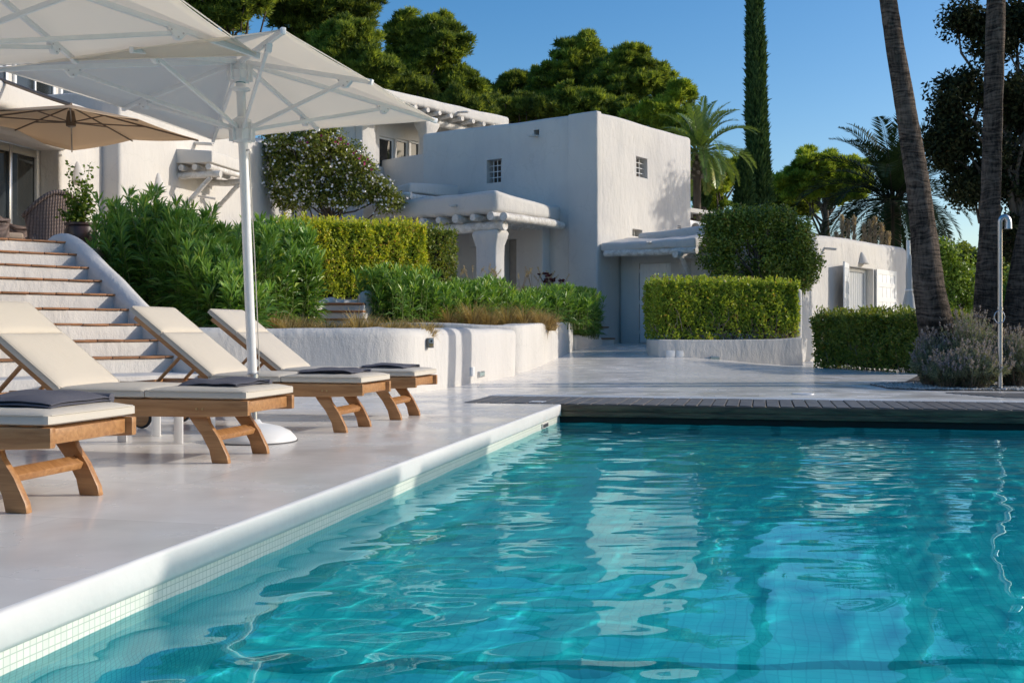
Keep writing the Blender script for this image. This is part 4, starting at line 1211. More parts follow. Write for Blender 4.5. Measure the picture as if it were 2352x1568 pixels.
# ------------------------------------------------------------------ stairs to the upper terrace
S0 = V2(-3.23, 10.73); asc = V2(-.717, .697); run = V2(.697, .717); TZ0, RISE, TREAD = .304, .16, .319
t = thing('staircase', 'broad white staircase with terracotta nosings, left of the oleander hedge', 'staircase', (S0.x, S0.y, 0))
for k in range(10):
    z = TZ0 + RISE * k
    a = S0 + asc * (TREAD * (k - (1 if k else 2.0))) + run * -.02
    dpt = TREAD + .0 if k else 2.0 * TREAD
    b = a - run * 5.6
    solid('step', [a, b, b + asc * 4.2, a + asc * 4.2] if k == 9 else [a, b, b + asc * (dpt + .3), a + asc * (dpt + .3)], z - .40 if k else -.05, z - (.0225 if k else 0), M['plaster_rough'], t, bevel=.012, seg=2, wob=.008, sub=.4)
    if k:
        n = 20; wd = 5.4 / n; rn = random.Random(k)
        for i in range(n):
            p = a - run * (.0 + i * wd) - asc * (.022 + rn.uniform(-.004, .004)); zz = z - .022 + rn.uniform(-.003, .002)
            mb = MB(); mb.box((p.x, p.y, zz), (*(-run * (wd - .006)), 0), (*(asc * .30), 0), (0, 0, .021)); mb.build('nosing_tile', M['terracotta'], t, bevel=.005, seg=1)
# parapet along the right of the stairs
pts = [(0.95, .36), (.35, .46), (0, .58), (-.35, .74), (-1.6, 1.37), (-2.5, 1.79), (-2.9, 1.86), (-3.2, 1.80)]
bm = bmesh.new(); rings = []
def parapet(name, base, pts, w, mat, label, z0=-.1, rr=.13):
    bm = bmesh.new(); rings = []
    # resample the top line smoothly
    fine = []
    for i in range(len(pts) - 1):
        p0 = pts[max(i - 1, 0)]; p1 = pts[i]; p2 = pts[i + 1]; p3 = pts[min(i + 2, len(pts) - 1)]
        for k in range(6):
            f = k / 6
            fine.append(tuple(.5 * ((2 * p1[j]) + (-p0[j] + p2[j]) * f + (2 * p0[j] - 5 * p1[j] + 4 * p2[j] - p3[j]) * f * f + (-p0[j] + 3 * p1[j] - 3 * p2[j] + p3[j]) * f ** 3) for j in (0, 1)))
    fine.append(pts[-1])
    for s, z in fine:
        o = base - asc * s
        z += .012 * noise.noise((s * 2.5, 1, 3))
        prof = [(0, z0), (0, z - rr)] + [(rr - rr * math.cos(a), z - rr + rr * math.sin(a)) for a in (R(30), R(60), R(85))] + [(w - rr + rr * math.sin(a), z - rr + rr * math.cos(a)) for a in (R(5), R(30), R(60))] + [(w, z - rr), (w, z0)]
        rings.append([bm.verts.new((*(o + run * x), zz)) for x, zz in prof])
    for a, b in zip(rings, rings[1:]):
        for k in range(len(a) - 1): bm.faces.new((a[k], a[k + 1], b[k + 1], b[k]))
    bm.faces.new(rings[0]); bm.faces.new(rings[-1][::-1])
    mb = MB(); mb.bm.free(); mb.bm = bm
    return tag(mb.build(name, mat, None, ang=55), label, 'wall')
parapet('stair_parapet', S0 - run * .20, pts, .25, M['plaster'], 'sloping rounded white parapet between the stairs and the oleander hedge')
parapet('stair_parapet', S0 - run * 4.15, [(1.3, .30), (.9, .52), (.4, .60), (-.3, .92), (-1.0, 1.25)], .4, M['plaster_rough'], 'rounded white plaster wall end at the lower left of the stairs')
# upper terrace
top = S0 + asc * (TREAD * 9)
tz = TZ0 + RISE * 9
tp = [top + run * .05 + asc * .02, top - run * 9, top - run * 9 + V2(-4, 18), V2(-5.4, 30), V2(-4.6, 20), top + run * .35 + asc * .3]
mb = MB(); mb.prism([tuple(p) for p in tp], -.2, tz - .006)
tag(mb.build('terrace', simple('terrace_paving', (.52, .44, .37), .7, vscale=2)), kind='structure')

# ------------------------------------------------------------------ planters and beds
def wall_loop(name, pts, w, z0, z1, mat, label, bev=.10, wob=.022, close=False):
    """a thick rounded wall along a polyline (outer face first)"""
    pts = [Vector(p) for p in pts]
    outer, inner = [], []
    n = len(pts)
    for i, p in enumerate(pts):
        d0 = (pts[i] - pts[max(i - 1, 0)]); d1 = (pts[min(i + 1, n - 1)] - pts[i])
        if d0.length == 0: d0 = d1
        if d1.length == 0: d1 = d0
        nn = (Vector((-d0.y, d0.x)).normalized() + Vector((-d1.y, d1.x)).normalized()).normalized()
        outer.append(p); inner.append(p + nn * w)
    zs = list(z1) if hasattr(z1, '__len__') else [z1] * n
    mb = MB(); mb.prism([tuple(p) for p in outer + inner[::-1]], z0, zs + zs[::-1])
    o = mb.build(name, mat, None, bevel=bev, seg=4, ang=60, wobble=wob, wfreq=1.3, sub=.3)
    return tag(o, label, 'planter wall')
wl = [V2(-3.5, 11.35), V2(-2.4, 11.62), V2(-1.62, 11.72), V2(-1.36, 11.80), V2(-1.2, 11.93), V2(-1.08, 12.15), V2(-.98, 12.5)] + [V2(-1.107 + .25 * (y - 12.0), y) for y in (13, 14, 15, 16, 16.72)] + [V2(-.55, 17.25), V2(-1.2, 17.35)]
wall_loop('planter_wall', wl, .42, -.1, [.735] * 3 + [.74] * 9 + [.7, .7], M['plaster_rough'], 'long low white planter wall behind the loungers, with rounded corners and trunk shadows', bev=.13)
w2 = [V2(-2.6, 17.6), V2(-1.4, 17.3), V2(-.55, 17.36), V2(.02, 17.55), V2(.17, 17.75), V2(.24, 18.0), V2(.5, 19.1), V2(.76, 20.2), V2(1.02, 21.3), V2(1.28, 22.4), V2(1.12, 22.75), V2(.5, 22.9)]
wall_loop('planter_wall', w2, .42, -.1, [.86, .83, .80, .80, .80, .81, .83, .85, .87, .89, .85, .85], M['plaster_rough'], 'second white planter wall, stepping back beyond the first, holding grasses and oleander', bev=.12)
w3 = [V2(1.34, 22.5), V2(1.55, 23.3), V2(1.95, 24.6), V2(2.15, 25.3), V2(2.0, 25.7)]
wall_loop('planter_wall', w3, .4, -.05, [.62, .60, .58, .56, .5], M['plaster_rough'], 'small shaded white planter wall at the foot of the tower', bev=.1)
# soil beds behind the walls
def bed(name, poly, z, label):
    mb = MB(); mb.prism([tuple(p) for p in poly], -.05, z)
    return tag(mb.build(name, M['soil'], None, sub=.4, wobble=.03, wfreq=2.5), label, 'flower bed')
bed('flower_bed', [V2(-3.4, 11.6), V2(-1.5, 12.0), V2(-1.2, 12.4), V2(-.2, 16.6), V2(-1.0, 17.2), V2(-3.2, 17.4), V2(-4.8, 17.2), V2(-5.0, 12.95)], .66, 'soil bed with dry grass behind the long planter wall')
bed('flower_bed', [V2(-2.4, 17.62), V2(-.3, 17.6), V2(.05, 18.2), V2(.95, 22.3), V2(.6, 22.7), V2(-1.0, 21.0), V2(-2.4, 19)], .76, 'soil bed of the second planter under the dark oleander')
bed('flower_bed', [V2(1.2, 22.8), V2(1.6, 24.5), V2(1.95, 25.5), V2(1.2, 25.6), V2(.6, 23.2)], .5, 'small soil bed at the foot of the tower wall')
# raised bed and retaining wall below the porch terrace
rw = [V2(PX(688, 17.9), 17.9), V2(PX(816, 18.5), 18.5), V2(PX(824, 17.6), 17.5), V2(PX(850, 17.7), 17.6), V2(PX(1000, 19.4), 19.4), V2(PX(1150, 21.2), 21.2), V2(PX(1290, 23.6), 23.6), V2(PX(1330, 25.2), 25.2)]
rp = rw + [V2(1.0, 30), V2(-7, 30), V2(-5.2, 19)]
mb = MB(); mb.prism([tuple(p) for p in rp], -.1, [1.26, 1.26, 1.38, 1.38, 1.36, 1.34, 1.33, 1.33, 1.33, 1.3, 1.28])
tag(mb.build('retaining_wall', M['plaster_rough'], None, bevel=.12, seg=4, ang=60, wobble=.02, sub=.5), 'white retaining wall behind the dark oleander, below the porch', 'wall')
# garden steps up to the hedge
t = thing('garden_steps', 'short flight of white garden steps with dark nosings below the yellow-green hedge', 'steps', (PX(760, 16.8), 16.8, .6))
for k in range(3):
    D = 16.55 + k * .36; z = .895 + k * .13
    xa, xb = PX(694, D), PX(836, D)
    mb = MB(); mb.box((xa, D, .5), (xb - xa, 0, 0), (0, 1.6 - .36 * k, 0), (0, 0, z - .03 - .5)); mb.build('step', M['plaster_rough'], t, bevel=.012, wobble=.008, sub=.4)
    mb = MB(); mb.box((xa + .01, D - .03, z - .029), (xb - xa - .02, 0, 0), (0, .36, 0), (0, 0, .03)); mb.build('nosing_tile', M['terracotta'], t, bevel=.008)
for (px0, px1, h, nm) in ((680, 699, 1.2, 0),):
    D = 16.3 if nm == 0 else 16.8
    mb = MB(); mb.prism([(PX(px0, D), D), (PX(px1, D), D), (PX(px1, D) + .2, D + 1.8), (PX(px0, D) + .15, D + 1.8)], .4, h if nm else [1.02, 1.02, 1.28, 1.28])
    mb.build('side_wall', M['plaster_rough'], t, bevel=.1, seg=4, wobble=.015, sub=.3, ang=60)
sl = Face((PX(832, 16.79), 16.79), (1, 0)); 
if sl.n.y > 0: sl.flip()

t = thing('corner_steps', 'two small shaded white steps with dark nosings at the foot of the tower', 'steps', (PX(1400, 26), 26, .3))
for k, (pa, pb, py, D) in enumerate(((1384, 1410, 776, 25.2), (1368, 1396, 750, 25.9))):
    z = PZ(py, D); xa, xb = PX(pa, D), PX(pb, D)
    mb = MB(); mb.box((xa - .5, D, .1), (xb - xa + .5, 0, 0), (0, .6, 0), (0, 0, z - .03 - .1)); mb.build('step', M['plaster'], t, bevel=.015)
    mb = MB(); mb.box((xa - .5, D - .03, z - .029), (xb - xa + .53, 0, 0), (0, .6, 0), (0, 0, .03)); mb.build('nosing_tile', M['terracotta'], t, bevel=.008)
# right planter with its clipped hedge and end pillar
rA, rB = V2(PX(1500, 20.8), 20.8), V2(PX(1845, 21.4), 21.4)
rd = (rB - rA).normalized(); rnn = V2(rd.y, -rd.x)
pw = [rA + V2(.25, 1.6), rA + V2(-.03, .7), rA + V2(0, .28), rA + rd * .12, rA + rd * .45 + rnn * .02, rA + rd * 1.2, rA + rd * 2.2, rB]
wall_loop('planter_wall', pw, .4, -.1, [.53] * 7 + [.55], M['plaster_rough'], 'low white planter wall with two access plates under the square clipped hedge', bev=.11)
bed('flower_bed', [rA + V2(.35, 1.4), rA + rd * .3 - rnn * .3, rB - rnn * .3, rB - rnn * 1.5], .46, 'soil under the square clipped hedge')
fS = Face(rA, rd)
if fS.n.y > 0: fS.flip()
pp = rB + rd * .005
t = solid('end_pillar', [pp - rnn * .3, pp + rd * .14 - rnn * .3 , pp + rd * .14 - rnn * .8, pp - rnn * .8], -.1, [1.55, 1.55, 1.6, 1.6], M['plaster'], None, bevel=.06, wob=.015, sub=.3)
t = tag(t, 'thin shaded white wall end between the two clipped hedges', 'wall')
for i, (pa, pb, za, zb) in enumerate(((1529, 1549, 805, 821), (1552, 1569, 806, 821))):
    s0, s1 = fS.s_at(pa), fS.s_at(pb); D = fS.D(s0)
    t = thing('access_plate', ('left', 'right')[i] + ' one of two square white access plates low on the planter under the square hedge', 'access plate', fS.pt(s0, 0, PZ(zb, D)))
    mb = MB(); mb.box(*fS.box(s0, s1, -.05, .03, PZ(zb, D), PZ(za, D))); mb.build('cover', M['white'], t, bevel=.006)
    for q_ in (.08, .92):
        for w_ in (.1, .9):
            c = fS.pt(s0 + (s1 - s0) * q_, .03, PZ(zb, D) + (PZ(za, D) - PZ(zb, D)) * w_)
            mb = MB(); mb.tube([c, c + fS.n * .003], .006, 8); mb.build('screw', M['steel'], t)
M['lens'] = simple('frosted_lens', (.32, .40, .38), .25)
def step_light(label, f, s0, s1, z0, z1, dd=.04):
    t = thing('step_light', label, 'light', f.pt((s0 + s1) / 2, 0, z0), 'recessed lights low on the planter walls')
    mb = MB(); mb.box(*f.box(s0, s1, -.03, dd, z0, z1)); o = mb.build('frame', M['steel'], t, bevel=.005)
    b_ = (z1 - z0) * .16; mb = MB(); mb.box(*f.box(s0 + b_, s1 - b_, dd, dd + .003, z0 + b_, z1 - b_)); mb.build('lens', M['lens'], t)
s0, s1 = fS.s_at(1630), fS.s_at(1652); step_light('wide recessed light low on the planter wall under the square hedge', fS, s0, s1, PZ(827, fS.D(s0)), PZ(818, fS.D(s0)))
fP1 = Face(V2(-1.107, 12.0), V2(.25, 1).normalized())
if fP1.n.x < 0: fP1.flip()
s0, s1 = fP1.s_at(1097), fP1.s_at(1109); step_light('small recessed light at the far end of the long planter wall', fP1, s0, s1, PZ(866, fP1.D(s0)), PZ(853, fP1.D(s0)), .03)
s0, s1 = fP1.s_at(1079), fP1.s_at(1087); D = fP1.D(s0)
t = thing('access_plate', 'narrow white access plate beside the small light on the long planter wall', 'access plate', fP1.pt(s0, 0, PZ(862, D)))
mb = MB(); mb.box(*fP1.box(s0, s1, -.02, .022, PZ(864, D), PZ(843, D))); mb.build('cover', M['white'], t, bevel=.006)
# key switch on the planter wall
s0, s1 = fP1.s_at(977), fP1.s_at(990); D = fP1.D(s0)
z0, z1 = PZ(799, D), PZ(776, D)
t = thing('key_switch', 'grey metal key switch with a round brass button, set in the long planter wall', 'switch', fP1.pt(s0, 0, z0))
fk = Face(fP1.pt(s0, 0, 0).xy, V2(.9, .4).normalized())
mb = MB(); c = fP1.pt((s0 + s1) / 2, .0, z0)
kt, kn = Vector((.93, .37, 0)).normalized(), Vector((.37, -.93, 0)).normalized()
c = fP1.pt((s0 + s1) / 2, .02, 0)
def kb(x0, x1, d0, d1, a, b): return (c + kt * x0 + kn * d0 + Vector((0, 0, a)), kt * (x1 - x0), kn * (d1 - d0), Vector((0, 0, b - a)))
w = .036; h = z1 - z0
mb = MB(); mb.box(*kb(-w, w, -.05, .05, z0, z1)); mb.build('box', simple('grey_box', (.22, .22, .21), .5), t, bevel=.008)
for zz, r_, mm in ((z0 + h * .68, .030, M['steel']), (z0 + h * .30, .024, M['brass'])):
    mb = MB(); q0 = c + kn * .05 + Vector((0, 0, zz)); mb.tube([q0, q0 + kn * .008], r_, 20); o = mb.build('button', mm, t)
    if mm is M['steel']:
        mb = MB(); mb.tube([q0 + kn * .0082, q0 + kn * .010], .012, 12); mb.build('keyhole', M['pit'], o)

# ------------------------------------------------------------------ vegetation
def unit(a): return a / np.maximum(np.linalg.norm(a, axis=-1, keepdims=True), 1e-9)
def rdir(rs, n): return unit(rs.normal(size=(n, 3)))
def leaf_quads(C, A, Ln, W, rs, B=None, mid=.45):
    n = len(C)
    if B is None: B = unit(np.cross(A, rdir(rs, n)))
    Ln = np.broadcast_to(np.asarray(Ln, float), (n,))[:, None]; W = np.broadcast_to(np.asarray(W, float), (n,))[:, None]
    v = np.stack([C, C + A * Ln * mid + B * W * .5, C + A * Ln, C + A * Ln * mid - B * W * .5], 1)
    return v.reshape(-1, 3), np.arange(4 * n).reshape(n, 4)
def bent_leaves(C, A, Ln, W, rs, droop=.25, B=None):
    """longer leaves in two folded halves, tip drooping"""
    n = len(C)
    if B is None: B = unit(np.cross(A, np.array([.5, -.35, .8]) + .55 * rs.normal(size=(n, 3))))
    Ln = np.broadcast_to(np.asarray(Ln, float), (n,))[:, None]; W = np.broadcast_to(np.asarray(W, float), (n,))[:, None]
    m = C + A * Ln * .5 + np.array([0, 0, 1.]) * Ln * droop * .25
    tip = C + A * Ln - np.array([0, 0, 1.]) * Ln * droop
    up = unit(np.cross(B, A)) * W * .12
    v = np.stack([C, m + B * W * .5 + up, m, m - B * W * .5 + up, tip], 1).reshape(-1, 3)
    b = np.arange(n)[:, None] * 5
    f = np.concatenate([b + [0, 1, 4, 2], b + [0, 2, 4, 3]])
    return v, f
def facing(NN, rs, spread=.6, up=.4):
    """leaf axis and blade side for leaves whose blades mostly face NN"""
    n = len(NN)
    nl = unit(NN + np.array([0, 0, up]) + spread * rs.normal(size=(n, 3)))
    A = unit(np.cross(nl, rdir(rs, n)) + .35 * NN)
    return A, unit(np.cross(nl, A))
class Acc:
    def __init__(s): s.v, s.f, s.r, s.n = [], [], [], 0
    def add(s, v, f, r):
        s.v.append(v); s.f.append(f + s.n); s.n += len(v)
        k = len(v) // len(r); s.r.append(np.repeat(r, k))
    def build(s, name, mat, parent=None, org=None):
        return np_mesh(name, np.concatenate(s.v), np.concatenate(s.f), mat, parent, np.concatenate(s.r), org=org)
def vnoise(p, sc, off=0):
    return np.array([noise.noise((q[0] * sc + off, q[1] * sc, q[2] * sc)) for q in p])

M['pine'] = leafmat('pine_needles', (.075, .125, .028), (.33, .42, .075), .46, .55, .3)
M['pine_dark'] = leafmat('pine_needles_deep', (.07, .115, .030), (.28, .35, .07), .45, .55, .3)
M['pine_light'] = leafmat('pine_needles_light', (.12, .20, .03), (.43, .53, .08), .46, .55, .3)
M['oleander'] = leafmat('oleander_leaf', (.055, .135, .025), (.25, .44, .075), .34, .36, .5, extra=(.55, .62, .15))
M['privet'] = leafmat('yellow_green_leaf', (.19, .29, .03), (.64, .68, .075), .42, .45, .4, extra=(.60, .38, .13))
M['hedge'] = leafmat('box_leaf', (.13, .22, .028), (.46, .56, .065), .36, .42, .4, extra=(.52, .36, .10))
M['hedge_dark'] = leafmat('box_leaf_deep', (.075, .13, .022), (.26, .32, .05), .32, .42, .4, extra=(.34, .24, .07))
M['ivy'] = leafmat('climber_leaf', (.08, .13, .025), (.30, .39, .065), .34, .42, .4, extra=(.45, .30, .10))
M['flowering'] = leafmat('flowering_leaf', (.10, .13, .028), (.36, .40, .08), .34, .5, .3, extra=(.34, .26, .10))
M['petal'] = simple('white_petal', (.82, .80, .78), .6, var=.05)
M['petal_pink'] = simple('pink_petal', (.42, .03, .15), .6, var=.1)
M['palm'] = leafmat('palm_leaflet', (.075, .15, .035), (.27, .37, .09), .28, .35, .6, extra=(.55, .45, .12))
M['palm_shaded'] = leafmat('palm_leaflet_shaded', (.010, .026, .010), (.032, .058, .022), .12, .6, .15)  # shaded copy of the palm leaflet, shade put into its colour
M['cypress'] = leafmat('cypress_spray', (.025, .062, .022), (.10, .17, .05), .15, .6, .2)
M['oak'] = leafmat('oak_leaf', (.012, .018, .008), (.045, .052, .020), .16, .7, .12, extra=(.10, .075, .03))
M['lavender'] = leafmat('lavender_leaf', (.12, .15, .09), (.34, .38, .27), .25, .7, .2)
M['lavender_spike'] = leafmat('lavender_spike', (.22, .20, .20), (.40, .36, .40), .25, .7, .2)
M['grass'] = leafmat('dry_grass', (.24, .165, .085), (.60, .48, .26), .35, .7, .2)
M['plume'] = leafmat('feathery_plume', (0.300, 0.240, 0.180), (0.520, 0.440, 0.360), .4, .8, .1)
M['shrub'] = leafmat('shrub_leaf', (0.083, 0.166, 0.025), (0.291, 0.416, 0.062), .32, .45, .4)
M['core'] = simple('core_shade', (.018, .020, .008), .95, var=.5, vscale=8)  # near-black filler, gives foliage its inner shade by colour
M['stem'] = simple('green_stem', (.16, .20, .05), .7)

def limb(mb, a, b, r0, r1, rn, n=6, wig=.08):
    a, b = Vector(a), Vector(b); pts, rad = [], []
    ln = (b - a).length
    for i in range(6):
        f = i / 5; p = a.lerp(b, f) + Vector((rn.uniform(-1, 1), rn.uniform(-1, 1), rn.uniform(-1, 1))) * ln * wig * math.sin(math.pi * f)
        pts.append(p); rad.append(r0 + (r1 - r0) * f)
    mb.tube(pts, rad, n)

def pine(label, lobes, D, seed, mat, base_z, trunk_px, group='pine trees behind the villa', nt=95, tuft=.30, needle=.042, per=9, dj=1.6):
    """lobes: (px, py, rx px, ry px) crown masses at distance D"""
    rs = np.random.RandomState(seed); rn = random.Random(seed)
    bx = PX(trunk_px, D)
    t = thing('pine_tree', label, 'tree', (bx, D, base_z), group)
    acc = Acc(); clumps = []
    for (px, py, rx, ry) in lobes:
        c = np.array(P(px, py, D)); R_ = np.array([rx * D / F, rx * D / F * .8, ry * D / F])
        n = max(30, int(62 * (R_[0] * R_[2]) ** .85))
        for i in range(n):
            u = rdir(rs, 1)[0]; u[1] = -abs(u[1]) if rs.rand() < .6 else u[1]
            if u[2] < -.4 and rs.rand() < .5: u[2] *= -1
            k = rs.uniform(.30, 1.0) * (1 + .16 * rs.normal())
            cc = c + u * R_ * k
            clumps.append((cc, min(R_[0], R_[2]) * rs.uniform(.15, .34)))
    for cc, r in clumps:
        m = int(nt * 1.9 * (r / .8) ** 1.5) + 10
        nrm = rdir(rs, m); nrm[:, 2] = np.where(rs.rand(m) < .72, np.abs(nrm[:, 2]), nrm[:, 2])
        pos = cc + nrm * r * np.array([1.15, 1.15, .62]) * rs.uniform(.35, 1.15, (m, 1))
        ax = unit(nrm + np.array([0, 0, 1.1]) + .35 * rs.normal(size=(m, 3)))
        pr = np.repeat(pos, per, 0); ar = unit(np.repeat(ax, per, 0) + .55 * rs.normal(size=(m * per, 3)))
        v, f = leaf_quads(pr, ar, tuft * rs.uniform(.6, 1.2, m * per), needle * rs.uniform(.8, 1.4, m * per), rs)
        base = rs.uniform(.1, .7)
        acc.add(v, f, np.clip(np.repeat(base + rs.normal(0, .2, m), per) + rs.normal(0, .08, m * per), 0, 1))
    acc.build('crown', mat, t)
    mb = MB(); topc = max(clumps, key=lambda q: q[0][2])[0]
    tp = Vector((np.mean([q[0][0] for q in clumps]), D, topc[2] - .8))
    h = tp.z - base_z
    limb(mb, (bx, D, base_z), tp, .26, .07, rn, 8, .03)
    for cc, r in rn.sample(clumps, min(len(clumps), 26)):
        f = rn.uniform(.45, .9)
        limb(mb, Vector((bx, D, base_z)).lerp(tp, f), Vector(cc), .085, .02, rn, 5)
    mb.build('trunk', M['bark'], t, ang=80)
    return t
pine('tall pine at the top edge, behind the white parasol', [(520, 20, 95, 70), (480, -60, 110, 80), (575, -30, 80, 70)], 48, 1, M['pine'], 4.0, 540)
pine('dark open pine with bare limbs rising past the top edge, behind the parasol corner', [(690, 20, 90, 70), (650, -70, 120, 70), (735, 90, 70, 60), (790, 30, 80, 60), (800, -60, 90, 60)], 52, 2, M['pine_dark'], 5.0, 718, nt=80)
pine('yellow-green pine just above the corner of the parasol', [(800, 120, 80, 65), (850, 180, 70, 55), (740, 150, 60, 40)], 46, 3, M['pine'], 4, 800)
pine('rounded pine to the right of the parasol, leaning into the blue sky', [(935, 95, 55, 62), (1000, 130, 68, 72), (930, 190, 70, 60), (1060, 205, 58, 50), (1010, 60, 36, 26)], 50, 4, M['pine'], 5, 960)
pine('low dark pine filling the dip between the two big pine groups', [(1120, 235, 45, 40), (1180, 200, 38, 34), (1200, 250, 60, 45), (1230, 190, 26, 24)], 55, 5, M['pine_dark'], 5, 1180)
pine('pointed pine with the highest bright crown behind the tower house', [(1330, 140, 52, 50), (1300, 190, 75, 48), (1370, 185, 60, 55), (1270, 240, 80, 50), (1345, 100, 24, 22)], 53, 6, M['pine'], 5, 1330)
pine('broad flat-topped pine behind the sunlit side of the tower house', [(1440, 150, 48, 42), (1490, 190, 66, 46), (1430, 215, 70, 48), (1540, 235, 44, 40), (1470, 130, 26, 22)], 51, 7, M['pine'], 5, 1450)
pine('small bright pine between the tower top and the date palm', [(1500, 270, 62, 36), (1560, 300, 60, 40), (1560, 215, 26, 24)], 44, 8, M['pine_light'], 4, 1530)
pine('bright spreading pine beyond the garden house roof', [(1880, 400, 70, 42), (1840, 435, 62, 36), (1930, 430, 60, 44), (1960, 395, 40, 26)], 62, 9, M['pine_light'], 2, 1890, tuft=.36, needle=.055)
pine('dense dark pine filling the low sky gap just left of the tower top', [(1180, 265, 70, 34), (1240, 262, 70, 34), (1130, 265, 40, 40)], 49, 12, M['pine_dark'], 4, 1190)
pine('dense green pine low behind the middle of the tower roof', [(1330, 250, 80, 40), (1410, 262, 70, 40), (1470, 275, 60, 36)], 49, 13, M['pine'], 4, 1400)
pine('dark pine low behind the long pergola roof', [(960, 215, 60, 36), (1040, 240, 60, 36), (1100, 262, 44, 30)], 47, 14, M['pine_dark'], 4, 1020)
pine('dim bluish pine low behind the cypress', [(1790, 455, 40, 34), (1810, 480, 60, 40)], 66, 10, M['pine_dark'], 2, 1795, tuft=.36, needle=.055)
pine('sunlit young pine between the palm trunk and the cypress', [(1640, 425, 44, 50), (1675, 400, 34, 34), (1630, 470, 40, 26)], 56, 11, M['pine_light'], 3, 1650)

def cypress(label, px, D, tops, seed, n=26000, ht=None):
    """tops: (py, width px, centre px) rows from top to bottom"""
    rs = np.random.RandomState(seed)
    zs = np.array([PZ(py, D) for py, w, c in tops])[::-1]; ws = np.array([w * D / F / 2 for py, w, c in tops])[::-1]; cs = np.array([PX(c, D) for py, w, c in tops])[::-1]
    t = thing('cypress_tree', label, 'tree', (cs[0], D, zs[0]))
    z = rs.uniform(zs[0], zs[-1], n); th = rs.uniform(0, 6.283, n)
    r = np.interp(z, zs, ws); cx = np.interp(z, zs, cs)
    bump = np.array([noise.noise((math.cos(a) * 1.6, math.sin(a) * 1.6, q * .9)) * .20 + noise.noise((math.cos(a) * 4, math.sin(a) * 4, q * 2.6)) * .15 for a, q in zip(th, z)])
    rr = r * (.72 + bump) * rs.uniform(.86, 1.03, n)
    C = np.stack([cx + rr * np.cos(th), D + rr * np.sin(th), z], 1)
    A = unit(np.stack([np.cos(th) * .35, np.sin(th) * .35, np.ones(n)], 1) + .28 * rs.normal(size=(n, 3)))
    v, f = leaf_quads(C, A, rs.uniform(.16, .34, n), rs.uniform(.05, .09, n), rs)
    acc = Acc(); acc.add(v, f, np.clip(.45 + bump * 1.2 + rs.normal(0, .2, n), 0, 1))
    acc.build('crown', M['cypress'], t)
    mb = MB(); mb.tube([(x, D, q) for x, q in zip(cs, zs)], [max(.02, w * .66) for w in ws], 14); mb.build('crown_core_shade', M['core'], t)  # dark solid core in place of shade inside the crown
    mb = MB(); mb.tube([(cs[0], D, zs[0] - 1.5), (cs[0], D, zs[0] + .3)], .16, 8); mb.build('trunk', M['bark'], t)
    return t
cypress('very tall narrow dark cypress rising out of the picture', 1744, 36, [(-160, 4, 1733), (-80, 16, 1734), (0, 28, 1734), (130, 40, 1735), (280, 46, 1738), (380, 56, 1743), (480, 60, 1746)], 21, 30000)
cypress('short cypress leaning at the foot of the very tall one', 1708, 35, [(362, 3, 1709), (395, 18, 1710), (440, 34, 1708), (490, 42, 1706)], 22, 9000)
cypress('short ivy-covered stump of a cypress beside the date palm trunk', 1612, 34.5, [(405, 10, 1610), (430, 24, 1610), (480, 28, 1611)], 23, 6000)

# ------------------------------------------------------------------ palms
def fronds(t, c, n, ln, seed, mat, elev=(85, -35), leaflets=44, lw=.03, ll=.42, droop=1.0):
    rs = np.random.RandomState(seed); acc = Acc()
    mbr = MB(); c = Vector(c)
    for i in range(n):
        f = i / (n - 1)
        el = R(elev[0] + (elev[1] - elev[0]) * f ** 1.1 + rs.normal(0, 5)); az = i * 2.39996 + rs.normal(0, .12)
        L_ = ln * rs.uniform(.82, 1.08) * (.85 + .3 * math.sin(math.pi * min(1, f + .15)))
        h = Vector((math.cos(az), math.sin(az), 0))
        pts = []; p = c + h * .12; a = el
        steps = 12
        for k in range(steps + 1):
            pts.append(p.copy())
            p = p + (h * math.cos(a) + Vector((0, 0, math.sin(a)))) * (L_ / steps)
            a -= R(5.2) * droop * (1 + .8 * k / steps) * (.5 + .9 * math.cos(a))
        mbr.tube(pts[:-1], [.022 * (1 - .85 * k / steps) for k in range(steps)], 5)
        P_ = np.array([q[:] for q in pts])
        s = np.linspace(.12, .995, leaflets) * steps; i0 = np.minimum(s.astype(int), steps - 1); fr = (s - i0)[:, None]
        pos = P_[i0] * (1 - fr) + P_[i0 + 1] * fr; tan = unit(P_[i0 + 1] - P_[i0])
        side = unit(np.cross(tan, np.array([0, 0, 1.]) + .01)); nrm = np.cross(side, tan)
        w = np.sin(np.pi * np.clip(s / steps * .92 + .06, 0, 1)) ** .6
        for sg in (-1, 1):
            A = unit(tan * .75 + side * sg * .9 + nrm * .35 + .07 * rs.normal(size=(leaflets, 3)) - np.array([0, 0, .12]))
            v, fc = leaf_quads(pos, A, ll * w * rs.uniform(.85, 1.1, leaflets), lw, rs, B=unit(np.cross(A, nrm)), mid=.35)
            acc.add(v, fc, np.clip(rs.uniform(.2, .65) + .25 * (f > .85) + rs.normal(0, .08, leaflets), 0, 1))
    acc.build('frond_leaflets', mat, t)
    mbr.build('frond_ribs', M['stem'] if mat is M['palm'] else M['core'], t)
D = 33; c = P(1606, 348, D)
t = thing('date_palm', 'sunlit date palm with arching fronds behind the right edge of the tower house', 'palm tree', (c.x, D, 3))
fronds(t, c, 46, 1.72, 31, M['palm'], (86, -42), 54, .036, .33, .82)
mb = MB(); rn = random.Random(4)
mb.tube([(c.x - .08, D, 2.5), (c.x - .06, D, c.z - .9), (c.x, D, c.z - .55), (c.x, D, c.z - .05)], [.13, .12, .24, .16], 10); tr = mb.build('trunk', M['bark'], t)
